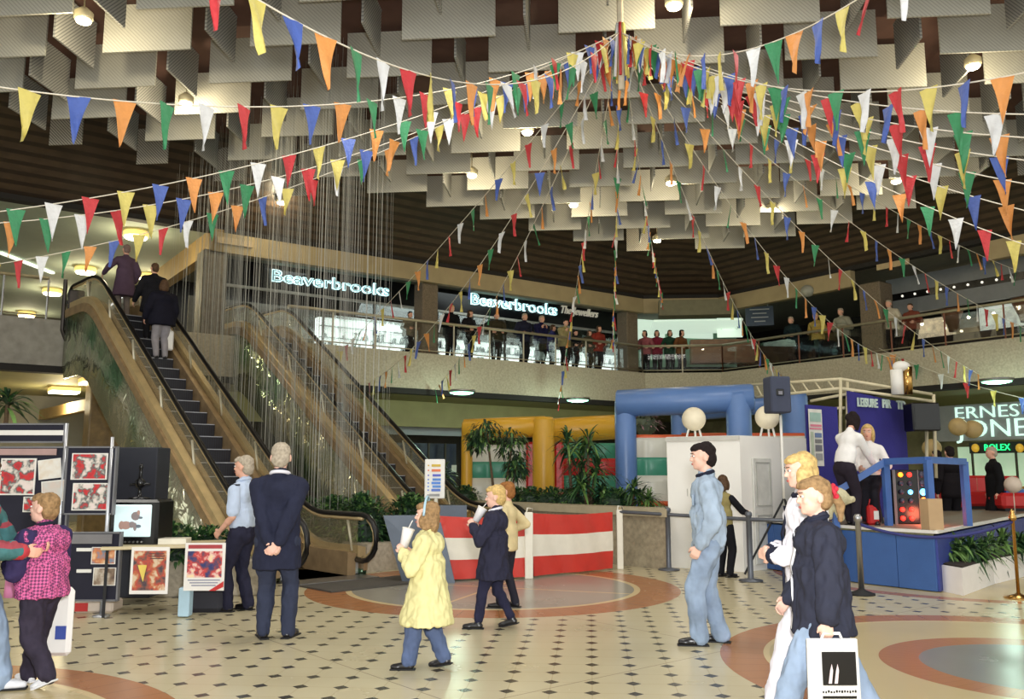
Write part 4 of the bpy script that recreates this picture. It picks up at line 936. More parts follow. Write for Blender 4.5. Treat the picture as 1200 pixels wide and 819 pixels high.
# spotlight on truss
p = tp(1056,447,14.6); t = thing('spotlight', 'white and brass spotlight can above the blue backdrop', 'spotlight', p)
mb = MB(); mb.cyl(p+V((-.07,0,-.22)), p+V((-.07,0,.2)), .1, n=14); mb.build('lamp_can', white, t, True); mb = MB(); mb.cyl(p+V((.1,0,-.22)), p+V((.12,0,.25)), .08, n=14); mb.build('brass_can', brass, t, True)
mb = MB(); mb.ball(p+V((.02,0,.26)), (.15,.1,.09), 12); mb.build('cap', white, t, True)
# white planters
def planter(p0, p1, p2, h, label, seeds):
    p0, p1, p2 = V(p0), V(p1), V(p2); p3 = p0+p2-p1; t = thing('white_planter', label, 'planter', (p0+p2)/2)
    mb = MB(); mb.poly([p0,p1,p2,p3], (0,0,h)); mb.build('tub', mat('planter_white', (244,240,238), rough=.5, var=.04), t)
    c = (p0+p2)/2; mb = MB(); q = [c+(p-c)*.9 for p in (p0,p1,p2,p3)]; mb.poly([V((p.x,p.y,h-.01)) for p in q], (0,0,.03)); mb.build('soil', MATS['soil'], t)
    return c
q0, q1, q2 = atZ(1101,692), atZ(1128,697), atZ(1166,684)
q1 = atZ(1129,698); c1_ = planter(q0, q1, q2, .33, 'nearer white box planter with ferns, at the stage corner', 1)
r0, r1_, r2_ = q2+V((-.2,.12,0)), q2+V((.02,.02,0)), atZ(1215,672)
c2_ = planter(r0, r1_, r2_, .33, 'farther white box planter at the right edge behind the brass post', 2)
for k, (c, dx, lab) in enumerate(((c1_,-.15,'fern at the left end of the nearer white planter'),(c1_,.2,'fern at the right end of the nearer white planter'),(c2_,-.1,'tall fern in the farther white planter'),(c2_,.4,'fern at the picture edge in the farther white planter'))):
    dracaena(V((c.x+dx,c.y+abs(dx)*.4,.33)), .5, [(0,0,.12),(.12,.05,.2),(-.1,0,.18)], lab, .04, .42, 'potted_fern', 30+k, mats=(gA,gB,gC) if k % 2 else (gB,gA,gC))
# ================= RIGHT GROUND FLOOR SHOP =================
RA2 = 26.4
t = thing('jeweller_shop', 'lit jeweller shop with large pale capital letters under the right balcony', 'shop', S(RA2, 9, 0), YAW_S)
bq0, bq1 = sab(atA(1096, 500, RA2))[1], -2
zt_, zb_ = atA(1150,473,RA2).z, atA(1150,516,RA2).z
mb = MB(); mb.box(S(RA2+.1,(bq0+bq1)/2,(zt_+zb_)/2), (.15,bq0-bq1,zt_-zb_), YAW_S); fb = mb.build('fascia_board', mat('grey_mauve_fascia', (142,140,140), rough=.5, var=.08), t)
lm = mat('pale_neon', (222,250,240), emit=(210,248,236), es=.7)
for txt, px, py, pw, sz in (('ERNEST', 1120, 491, 1213, .52), ('JONES', 1121, 513, 1222, .75)):
    p = atA(px, py, RA2-.03); q = atA(pw, py, RA2-.03); mb = MB(); text_mb(mb, txt, p, -W, sz, .05, -.004, (p-q).dot(W)); mb.build('sign_letters', lm, fb)
mb = MB(); z0, z1 = atA(1165,531,RA2).z, atA(1165,518,RA2).z; b0 = sab(atA(1136,520,RA2))[1]
mb.box(S(RA2+.02,(b0-2)/2,(z0+z1)/2), (.1,b0+2,z1-z0), YAW_S); sb_ = mb.build('strip_board', mat('dark_green_strip', (20,30,26), rough=.4), t)
p = atA(1154,528,RA2-.06); q = atA(1184,528,RA2-.06); mb = MB(); text_mb(mb, 'ROLEX', p, -W, .27, .03, -.002, (p-q).dot(W)); mb.build('sign_letters', mat('green_neon', (40,240,130), emit=(30,235,120), es=2.2), sb_)
for px in (1143,1195):
    p = atA(px,525,RA2-.06); mb = MB(); mb.ball(p, (.11,.11,.13), 10); mb.build('emblem', mat('gold_emblem', (226,176,60), rough=.4, emit=(226,176,60), es=.3), sb_, True)
mb = MB(); mb.box(S(RA2+1.3,(bq0+bq1)/2,1.2), (.1,bq0-bq1,2.2), YAW_S); mb.build('back_wall', mat('mint_shop_wall', (206,232,196), rough=.5, var=.25, vs=1.4, emit=(206,240,205), es=.35), t)  # wall given a weak glow of its own, standing for the shop lighting
for k in range(8):
    b = bq0-.4-k*1.25; mb = MB(); mb.box(S(RA2+.9, b, .55), (.5,1.1,1.1), YAW_S); mb.build('display_counter', mat('amber_counter', (176,124,60), rough=.4, var=.4, vs=4), t)
    mb = MB(); mb.box(S(RA2+.05, b+.6, 1.15), (.06,.05,2.3), YAW_S); mb.build('window_post', mat('dark_bronze', (70,64,54)), t)
area(S(RA2+.8, 8, 2.3), 1.0, 160, (.85,1,.85), sy=8)
# red seats / shopmobility row in front
for k, (px, Y) in enumerate(((1112,17.5),(1137,18),(1160,18.3),(1186,17.0))):
    p = atY(px, 590, Y); t = thing('red_armchair', 'red low chair behind the stage, ' + ('below the jeweller sign left end','second from the stage box','behind the older person in black','at the right edge behind the white globe')[k], 'seat', V((p.x,Y,0)))
    mb = MB(); mb.box(V((p.x,Y,.98)), (.62,.5,.3), 0, bev=.06); mb.build('cushion', vr, t); mb = MB(); mb.box(V((p.x,Y+.25,1.2)), (.62,.12,.5), 0, bev=.05); mb.build('backrest', vr, t)
    mb = MB(); mb.box(V((p.x,Y,.42)), (.5,.4,.84)); mb.build('plinth', blackm, t)
# white round balloon at right
p = atY(1187,568,16); mb = MB(); mb.ball(p, .15, 16); mb.cyl(p-V((0,0,.15)), V((p.x,p.y,HS)), .01, n=6); tag(mb.build('white_balloon', mat('balloon_white', (216,200,184), rough=.5), None, True), 'round off-white balloon at the right edge above the stage', 'balloon')
# round fawn lamps seen through neon
for px, py, lab in ((1123,500,'left fawn round globe overlapping the jeweller sign'),(1140,503,'right fawn round globe overlapping the jeweller sign'),(1092,525,'fawn round globe beside the truss leg')):
    p = atY(px, py, 20); mb = MB(); mb.ball(p, .21, 14); tag(mb.build('fawn_globe', mat('fawn_globe_m', (190,164,112), rough=.6), None, True), lab, 'globe')
    mb = MB(); 
# ground floor shop left-back: pale sign boards and dark window
t = thing('arcade_shop', 'dim ground-floor shop with a plain pale blue-grey sign board, behind the right escalator', 'shop', S(12, 26, 0), YAW_S)
p, q = atB(441,497,26), atB(541,497,26)
mb = MB(); mb.box((p+q)/2, ((q-p).length,.15,.75), YAW_S); mb.build('fascia_board', mat('pale_blue_grey', (176,182,190), rough=.5, var=.05), t)
c = (p+q)/2; mb = MB(); mb.box(V((c.x,c.y,1.25))+W*.4, ((q-p).length,.1,2.5), YAW_S); mb.build('shop_window', mat('blue_grey_dark', (58,66,88), rough=.2, var=.5, vs=1.5), t)
for k in range(6):
    mb = MB(); a_ = p.lerp(q, k/5); mb.box(V((a_.x,a_.y,1.25)), (.06,.06,2.5), YAW_S); mb.build('window_post', mat('dark_bronze', (70,64,54)), t)
mb = MB(); a_ = atB(532,549,25.8); mb.box(a_, (.2,.02,.24), YAW_S); mb.build('notice', white, t)
# ================= EXHIBITION BOARDS (left) =================
navy_felt = mat('navy_felt', (34,34,48), rough=.95, var=.12); alu = mat('aluminium_pole', (190,192,196), rough=.3, metal=.7)
Y0 = 9.7
def P_(px, py, Y=Y0): return atY(px, py, Y)
def pic(parent, x0, y0, x1, y1, cols, seed, Y, nm='photograph', rot=0, border=(228,226,220)):
    r = random.Random(seed); a, b = P_(x0,y0,Y), P_(x1,y1,Y); w = b.x-a.x; h = a.z-b.z; c = (a+b)/2
    R = Matrix.Rotation(rot, 3, 'Y'); mb = MB(); mb.box(c, (w,.012,h), 0, R); f = mb.build(nm, mat('paper_%d_%d_%d' % border, border, rough=.6, var=.03), parent)
    mb = MB(); mb.box(c+R@V((0,-.0075,0)), (w*.92,.003,h*.92), 0, R); mb.build('printed_picture', photo_mat('picture_%d' % seed, cols, seed, 9), f)
    return f
reds = [(200,36,40),(226,210,205),(176,30,40),(80,90,90),(210,200,190),(40,44,50)]; mix = [(220,170,60),(180,60,50),(60,70,60),(200,150,120),(110,70,60),(230,220,200)]
blues = [(70,110,150),(200,120,70),(230,200,160),(90,140,170)]; bw = [(60,56,52),(140,120,100),(200,190,175),(90,70,60)]
def board(x0, y0, x1, y1, Y, label):
    a, b = P_(x0,y0,Y), P_(x1,y1,Y); c = (a+b)/2; t = thing('display_board', label, 'display board', V((c.x,Y,b.z)))
    mb = MB(); mb.box(c, (b.x-a.x,.04,a.z-b.z)); pn = mb.build('felt_panel', navy_felt, t)
    mb = MB(); w = b.x-a.x; h = a.z-b.z
    for dx in (-w/2,w/2): mb.box(c+V((dx,-.005,0)), (.018,.06,h+.02))
    for dz in (-h/2,h/2): mb.box(c+V((0,-.005,dz)), (w,.06,.018))
    mb.build('frame', mat('grey_frame', (110,110,114), rough=.4), t); return t, Y-.03
def pole(px, y0, py, Y, label):
    a = P_(px, y0, Y); t = thing('board_pole', label, 'pole', V((a.x,Y,0))); mb = MB(); mb.cyl(V((a.x,Y,0.02)), a, .02, n=10); mb.build('tube', alu, t, True)
    mb = MB(); mb.lathe((a.x,Y,0), [(.09,0),(.09,.015),(.025,.03)], 12); mb.build('foot', alu, t, True)
t, y = board(-40,497,76,518,Y0,'topmost dark header board at the left edge with a white line of lettering')
mb = MB(); a, b = P_(-38,504,y-.01), P_(74,510,y-.01); mb.box((a+b)/2, (b.x-a.x,.01,.055)); hd = mb.build('lettering_strip', white, t)
t, y = board(-40,524,77,636,Y0,'large dark display board with red photographs and white papers, behind the left children')
pic(t, 2,537,40,580, reds, 1, y); pic(t, 46,538,71,561, [(214,200,180),(200,160,120),(225,222,215)], 2, y, 'drawing', -.12); pic(t, 50,563,76,588, [(200,200,195),(214,180,160)], 3, y, 'drawing', -.1)
pic(t, 28,582,60,600, reds, 4, y); mb = MB(); a, b = P_(0,525,y-.01), P_(66,534,y-.01); mb.box((a+b)/2, (b.x-a.x,.01,.07)); mb.build('caption_strip', mat('pinkish_strip', (170,140,136)), t)
t, y = board(81,524,133,602,Y0-.1,'dark board with two red and white photographs, right of the tall pole')
pic(t, 85,531,125,562, reds, 5, y); pic(t, 86,566,126,598, reds, 6, y)
t, y = board(83,624,138,703,Y0-.15,'lower dark board with two small colour pictures and white captions')
pic(t, 108,641,135,661, blues, 7, y); pic(t, 110,665,135,686, bw, 8, y)
for yy in (642,667):
    mb = MB(); a, b = P_(90,yy,y-.01), P_(107,yy+4,y-.01); mb.box((a+b)/2, (b.x-a.x,.01,.035)); mb.build('caption', white, t)
mb = MB(); a, b = P_(84,626,y-.01), P_(131,637,y-.01); mb.box((a+b)/2, (b.x-a.x,.01,.1)); mb.build('heading_strip', mat('grey_strip', (120,118,120)), t)
pole(78.5,496,0,Y0-.02,'thin aluminium pole between the display boards'); pole(132,512,0,Y0-.12,'thin aluminium pole at the right side of the display boards, by the television')
# clutter under boards: red/white box
p = atZ(108,718); t = thing('leaflet_box', 'red and white box of leaflets on the floor under the lower board', 'box', p)
mb = MB(); mb.box(p+V((0,.15,.06)), (.42,.3,.12), .05, bev=.02); mb.build('tray', mat('cream_tray', (222,206,190)), t); mb = MB(); mb.box(p+V((-.12,.0,.06)), (.14,.02,.09), .05); mb.build('red_side', vr, t)
# table
tz = .74; a = atZ(136,637.5,tz); T0 = V((a.x, 9.45, 0)); T1 = V((atZ(268,634,tz).x+.1, 9.9, 0))
e = (T1-T0); yw = math.atan2(e.y,e.x); L_ = e.length; c = (T0+T1)/2; nn = V((-e.y,e.x,0)).normalized()
t = thing('trestle_table', 'long cream-topped table with dark metal legs, under the television', 'table', c, yw)
mb = MB(); mb.box(c+nn*.3+V((0,0,tz-.02)), (L_,.62,.035), yw, bev=.006); mb.build('tabletop', mat('cream_laminate', (206,190,150), rough=.45), t)
for f in (.05,.95):
    for d in (.04,.54):
        q = T0+e*f+nn*d; mb = MB(); mb.box(q+V((0,0,tz/2-.02)), (.03,.03,tz-.04), yw); mb.build('leg', blackm, t)
    mb = MB(); q = T0+e*f+nn*.29; mb.box(q+V((0,0,.22)), (.025,.5,.025), yw); mb.build('crossbar', blackm, t)
mb = MB(); mb.box(P_(219,675,9.55)*1+V((0,0,-P_(219,675,9.55).z+.16)), (.12,.12,.3), 0, bev=.01); tag(mb.build('pale_blue_tin', mat('pale_blue', (176,206,222), rough=.4)), 'small pale blue box under the table below the right-hand poster', 'box')
mb = MB(); q = P_(240,690,9.9); mb.box(V((q.x,9.95,.16)), (.45,.3,.32), 0, bev=.05); tag(mb.build('dark_holdall', mat('dark_holdall', (44,44,52), rough=.8)), 'dark bag on the floor under the table behind the security guard', 'bag')
# posters
def poster(x0,y0,x1,y1,label,cols,seed,Y,red=False):
    a, b = P_(x0,y0,Y), P_(x1,y1,Y); c = (a+b)/2; t = thing('hanging_poster', label, 'poster', V((c.x,Y,b.z)))
    w = b.x-a.x; h = a.z-b.z
    mb = MB(); mb.box(c, (w,.012,h), .03); sh = mb.build('sheet', mat('poster_white', (234,230,224), rough=.5, var=.02), t)
    r = random.Random(seed)
    mb = MB(); mb.box(c+V((0,-.008,h*(.05 if red else 0))), (w*.86,.004,h*(.55 if red else .84)), .03); bg = mb.build('artwork', mat('art_bg_%d' % seed, cols[0], rough=.5, var=.6, vs=22), sh)
    bg.data.materials[0] = photo_mat('poster_art_%d' % seed, cols, seed, 10)
    if not red:
        mb = MB(); mb.poly([c+V((-w*.3,-.02,h*.12)), c+V((-w*.06,-.02,h*.12)), c+V((-w*.14,-.02,-h*.24))], (0,-.004,0)); mb.build('cone_picture', mat('cone_yellow', (226,200,96)), bg)
        mb = MB(); mb.box(c+V((w*.18,-.02,h*.36)), (w*.4,.004,h*.02), .03); mb.box(c+V((w*.18,-.02,h*.31)), (w*.44,.004,h*.02), .03); mb.box(c+V((w*.2,-.02,h*.26)), (w*.36,.004,h*.02), .03); mb.build('text_line', mat('ink_dark', (90,60,60)), bg)
    else:
        for k in range(3):
            mb = MB(); mb.box(c+V((0,-.01,-h*(.28+k*.055))), (w*(.8-.1*k),.004,h*.022), .03); mb.build('text_line', mat('ink_grey', (140,140,160)), sh)
        mb = MB(); mb.poly([c+V((w*.5,-.012,-h*.3)), c+V((w*.5,-.012,-h*.42)), c+V((w*.3,-.012,-h*.5)), c+V((w*.14,-.012,-h*.5))], (0,-.004,0)); mb.build('red_corner', vr, sh)
        mb = MB(); mb.box(c+V((0,-.01,h*.42)), (w*.84,.004,h*.08), .03); mb.build('text_line', mat('ink_red', (170,60,66)), sh)
    return t
poster(155,641,196,696,'poster with an ice-cream cone and dark picture, taped to the table edge on the left',[(130,84,70),(190,110,70),(70,60,70),(214,190,160),(180,70,60),(60,44,40)],11,9.38)
poster(218,636,262,692,'poster with a red lower corner, hanging from the table edge beside the guard',[(120,70,84),(200,60,60),(50,56,110),(240,214,170),(228,190,180),(30,36,60)],12,9.45,True)
# television and black stack
c = P_(166,612,10.0); t = thing('television', 'black television showing a pale picture, on the table', 'television', V((c.x,9.95,tz)))
hz = c.z-tz
mb = MB(); mb.box(V((c.x,10.0,c.z)), (.56,.42,.52), -.05, bev=.03); mb.build('casing', black, t)
mb = MB(); mb.box(V((c.x-.01,9.785,c.z+.03)), (.42,.02,.35), -.05, bev=.01); scn = mb.build('screen', mat('tv_screen', (190,206,206), emit=(180,205,208), es=.75, rough=.2), t)
r = random.Random(5)
for i in range(8):
    mb = MB(); mb.ball(V((c.x+r.uniform(-.13,.12),9.772,c.z+.03+r.uniform(-.09,.1))), (r.uniform(.02,.06),.003,r.uniform(.015,.05)), 10); mb.build('picture_shape', mat('tv_shape_%d' % (i%3), ((120,110,110),(150,120,110),(90,100,110))[i%3], emit=((120,110,110),(150,120,110),(90,100,110))[i%3], es=.5), scn)
mb = MB()
for i in range(6): mb.cyl(V((c.x-.12+i*.045,9.77,c.z-.2)), V((c.x-.12+i*.045,9.785,c.z-.2)), .01, n=8)
mb.build('control_knobs', steel, t)
if hz > .27:
    mb = MB(); mb.box(V((c.x,10.0,tz+(hz-.26)/2)), (.5,.36,hz-.26), -.05); tag(mb.build('video_player', blackm), 'flat black player under the television', 'video player')
q = P_(155,562,10.35); t = thing('black_cabinet', 'black equipment cabinet with small camera on top, behind the television', 'cabinet', V((q.x,10.5,0)))
mb = MB(); mb.box(V((q.x,10.6,.95)), (.52,.4,1.9*.92), 0, bev=.01); mb.build('body', mat('charcoal_cabinet', (34,36,46), rough=.6), t)
t = thing('ornament', 'small black toy-like ornament standing on the television', 'ornament', V((c.x-.04,9.95,c.z+.26)))
mb = MB(); b_ = V((c.x-.02,9.95,c.z+.26)); mb.lathe(b_, [(.12,0),(.12,.015),(.02,.03),(.015,.12),(.05,.15),(.06,.2),(.02,.24),(.015,.34),(.025,.36),(0.01,.4)], 10); mb.box(b_+V((0,0,.17)), (.22,.03,.02)); mb.build('figure', black, t, True)
# papers on table
mb = MB(); q = P_(205,632,9.9); mb.box(V((q.x,9.9,tz+.03)), (.3,.22,.06), .1); tag(mb.build('paper_stack', mat('paper_cream', (232,226,208))), 'low stack of pale papers on the table right of the television', 'papers')
# planter wall behind the table with green plants
q = atZ(220,700); mb = MB(); mb.box(V((-4.3,11.2,.22)), (2.4,.5,.44), .15, bev=.02); tag(mb.build('low_planter', concrete), 'low concrete planter behind the table with posters', 'planter')
bush(V((-4.35,11.2,.5)), (.6,.25,.35), 'green shrub seen between the two posters under the table', 500, 60, ls=.14)
bush(V((-3.85,11.3,.5)), (.45,.25,.3), 'green shrub behind the right-hand poster and the guard', 400, 61, ls=.14)
# concrete steps/fascia objects behind boards: ground-floor doorway wall
q = P_(118,520,17); 
# ================= BUNTING =================
PC = [('yellow',(206,192,104)),('blue',(74,98,172)),('orange',(214,144,76)),('green',(52,134,88)),('white',(216,218,220)),('red',(190,50,56))]
PM = []
for nm, c in PC:
    PM.append(mat('pennant_'+nm, c, rough=.55, var=.1, vs=14, bump=.4, bs=25))
PME = []
def pennant_mesh(ci, v):
    r = random.Random(ci*10+v); w, h = .185, .42; NX, NZ = 4, 8; vs = []; fs = []; ph = r.uniform(0,6.28); amp = r.uniform(.012,.03); tw = r.uniform(-.25,.25)
    for k in range(NZ+1):
        f = k/NZ; ww = w*(1-f)+.004
        for i in range(NX+1):
            u = i/NX-.5; x = u*ww*(1-.12*math.sin(f*3)) + tw*.12*f*f; y = amp*math.sin(ph+f*4+u*5)*(.2+f) + .02*u*math.sin(ph)
            vs.append((x, y, -h*f))
    n = len(vs); vs += [(x, y+.002, z) for x, y, z in vs]
    for k in range(NZ):
        for i in range(NX):
            a = k*(NX+1)+i; fs += [(a,a+NX+1,a+NX+2,a+1), (n+a,n+a+1,n+a+NX+2,n+a+NX+1)]
    me = bpy.data.meshes.new('pennant'); me.from_pydata(vs, [], fs); me.materials.append(PM[ci]); me.polygons.foreach_set('use_smooth', [True]*len(fs)); return me
PME = [[pennant_mesh(c, v) for v in range(3)] for c in range(6)]
cordm = mat('white_cord', (226,220,204), rough=.7)
HUB = atY(727, 37, 12.0)
allst = []
def bunting(end, label, sag=.3, phase=0, start=None, sp=.39, t0=.02, mid=None, rev=1, group=None):
    A = V(start if start is not None else HUB); B = V(end)
    if mid is not None:
        # choose the sag so the cord passes this point of the photo
        h = V((B.x-A.x, B.y-A.y, 0)); d = ray(*mid)
        # intersect vertical plane through A,B with the ray
        n = V((h.y,-h.x,0)); k = A.dot(n); C0 = V((0,0,CAMH)); s_ = (k - C0.dot(n))/d.dot(n); Q = C0+d*s_
        u = ((Q-A).dot(h))/h.dot(h); zl = A.z+(B.z-A.z)*u; sag = max(-.2, (zl-Q.z)/(4*u*(1-u)))
    def P(u): return A.lerp(B, u)-V((0,0,4*sag*u*(1-u)))
    t = thing('bunting_string', label, 'bunting', A, 0, group)
    mb = MB(); mb.tube([P(i/40) for i in range(41)], .007, 5); mb.build('cord', cordm, t, True)
    L_ = (B-A).length; n = min(95, int(L_*(1-t0)/sp)); yaw = math.atan2(B.y-A.y, B.x-A.x); r = random.Random(int(abs(B.x)*77+abs(B.z)*31))
    for k in range(n):
        u = t0+(1-t0)*(k+.5)/n; p = P(u); ci = (phase + rev*k) % 6
        o = bpy.data.objects.new('pennant', PME[ci][r.randrange(3)]); COL.objects.link(o); o.parent = t
        o.location = p-A; d = P(min(1,u+.01))-P(u-.01)
        o.rotation_euler = (r.gauss(0,.12), 0, yaw + r.gauss(0,.28)); 
        WM[o] = Matrix.Translation(p)
    return t
# near, leaving at the left and top left
bunting(atY(225,-50,5.0), 'bunting string crossing the top left corner, the highest of the left-hand strings', mid=(545,97), phase=1, rev=-1)
bunting(atY(-60,93,6.2), 'second bunting string on the left, hanging nearly level past the left ceiling lamp', mid=(440,118), phase=2, rev=-1)
bunting(atY(-50,254,9.0), 'upper of the two long left bunting strings that run down across the hanging threads', mid=(400,165), phase=5, rev=-1)
bunting(atY(-50,264,9.6), 'lower of the two long left bunting strings that run down across the hanging threads', mid=(400,186), phase=4, rev=-1)
bunting(atY(-20,312,13.0), 'short far bunting string with small flags under the upper left gallery lamps', mid=(380,205), phase=0)
# near, leaving at the top right / right edge
bunting(atY(1075,-50,6.2), 'bunting string rising to the top right edge, highest of the right-hand strings', mid=(860,62), phase=1, rev=-1)
bunting(atY(1250,74,6.6), 'second right-hand bunting string, sagging and rising again to the right edge', mid=(1000,108), phase=5)
bunting(atY(1240,134,7.2), 'third right-hand bunting string, reaching the right edge almost level', mid=(1020,122), phase=2)
bunting(atY(1240,163,7.8), 'fourth right-hand bunting string, just under the level one', mid=(1000,136), phase=4, rev=-1)
bunting(atY(1240,192,8.4), 'fifth right-hand bunting string, in the middle of the right fan', mid=(1000,150), phase=0)
bunting(atY(1240,222,9.0), 'sixth right-hand bunting string, in the lower half of the right fan', mid=(1000,165), phase=3, rev=-1)
bunting(atY(1240,256,9.8), 'seventh right-hand bunting string, above the studded shop fascia', mid=(1000,182), phase=1)
bunting(atY(1240,300,11.0), 'eighth right-hand bunting string, lowest of the dense right fan', mid=(1000,202), phase=4)
# to the right balcony rail
railB = lambda px, py: atA(px, py, AF-.05)
bunting(railB(1195,318), 'bunting string ending on the right shop fascia near the picture edge', mid=(1010,226), phase=2, sp=.5, rev=-1)
bunting(railB(1200,384), 'bunting string ending at the right balcony rail at the picture edge', mid=(1010,270), phase=0, sp=.55)
bunting(railB(1150,440), 'bunting string dropping to the right balcony fascia below the studded shop', mid=(930,262), phase=5, sp=.55)
bunting(railB(1060,420), 'bunting string dropping to the right balcony fascia below its column', mid=(880,273), phase=3, sp=.55, rev=-1)
bunting(railB(925,446), 'bunting string dropping to the balcony fascia above the loudspeaker', mid=(824,280), phase=4, sp=.55)
# to the back
bunting(atB(777,352,BF_-.6), 'bunting string dropping to the back corner of the ribbed cladding', .5, 1, sp=.6)
bunting(atB(718,400,BF_-.05), 'bunting string dropping almost straight down to the rail right of the script sign', .4, 3, sp=.6, rev=-1)
bunting(atB(655,470,BF_-.05), 'bunting string dropping across the script sign to the balcony fascia', mid=(673,285), phase=0, sp=.55)
bunting(atB(508,458,BF_-.1), 'bunting string dropping over the second glowing sign to the fascia above the yellow castle', mid=(612,290), phase=2, sp=.55)
bunting(atB(430,450,BF_-.1), 'bunting string dropping past the balcony column left of the second glowing sign', mid=(580,285), phase=5, sp=.55, rev=-1)
bunting(atB(395,415,BF_-.1), 'leftmost bunting string to the back, ending over the first glowing sign shop window', mid=(530,273), phase=1, sp=.55)
# small ones under the balcony fascia on the right
bunting(atA(1215,470,AF-.3), 'low bunting string hanging along the right balcony fascia', .15, 2, start=atA(1030,408,AF-.1), sp=.7)
# tall mast holding the strings
t = thing('bunting_mast', 'pale vertical mast hanging from the ceiling with coloured ribbons where the bunting strings meet', 'mast', HUB)
mb = MB(); mb.cyl(HUB+V((0,0,-.9)), V((HUB.x,HUB.y,9.3)), .045, .05, 10); mb.build('pole', mat('mast_pale', (206,196,176), rough=.4), t, True)
for i in range(7):
    an = i*.9; mb = MB(); q = HUB+V((.05*math.cos(an),.05*math.sin(an),0)); pts = [q+V((.03*math.cos(an)*k*.3,.03*math.sin(an)*k*.3,.12-.14*k)) for k in range(7)]
    mb.tube(pts, .022, 6); mb.build('ribbon', PM[i % 6], t, True)
# ================= PEOPLE =================
def bake(o, vox, sm=4, dec=None, disp=None):
    m = o.modifiers.new('r', 'REMESH'); m.mode = 'VOXEL'; m.voxel_size = vox; m.use_smooth_shade = True
    s = o.modifiers.new('s', 'SMOOTH'); s.factor = .5; s.iterations = sm
    dg = bpy.context.evaluated_depsgraph_get(); me = bpy.data.meshes.new_from_object(o.evaluated_get(dg))
    old = o.data; mats = list(old.materials); o.modifiers.clear(); o.data = me; me.materials.clear()
    for q in mats: me.materials.append(q)
    bpy.data.meshes.remove(old); me.name = o.name
    me.polygons.foreach_set('use_smooth', [True]*len(me.polygons))
    if disp:
        amp, sc_, seed = disp; me.update()
        nrm = [v.normal.copy() for v in me.vertices]
        for v, n in zip(me.vertices, nrm):
            q = v.co; k = (.5-1.4*abs(noise.noise(V((q.x*sc_*.8+seed, q.y*sc_*.8, q.z*sc_*.45+q.x*sc_*.3))))) + .5*noise.noise(V((q.x*sc_*2.3, q.y*sc_*2.3+seed, q.z*sc_*1.2)))
            v.co = q + n*(k*amp)
    return o
def ik(a, t, l1, l2, pole):
    a = V(a); t = V(t); d = t-a; L = d.length; L = min(L, (l1+l2)*.998); dn = d.normalized(); t2 = a+dn*L
    x = (l1*l1-l2*l2+L*L)/(2*L); h = math.sqrt(max(0, l1*l1-x*x)); p = V(pole); p = p-dn*p.dot(dn)
    if p.length < 1e-4: p = V((0,1,0))
    return a+dn*x+p.normalized()*h, t2
SKIN = fabric('skin', (222,170,146), rough=.5, var=.06, bump=.05, spec=.35)
SKIN2 = fabric('skin_pale', (228,184,164), rough=.5, var=.05, bump=.05, spec=.35)
EYEW = mat('eye_white', (230,228,224), rough=.3, var=0); EYED = mat('eye_dark', (40,34,32), rough=.2, var=0); LIP = mat('lip', (186,104,96), rough=.5, var=.05)
BROW = mat('brow', (96,74,54), rough=.9)
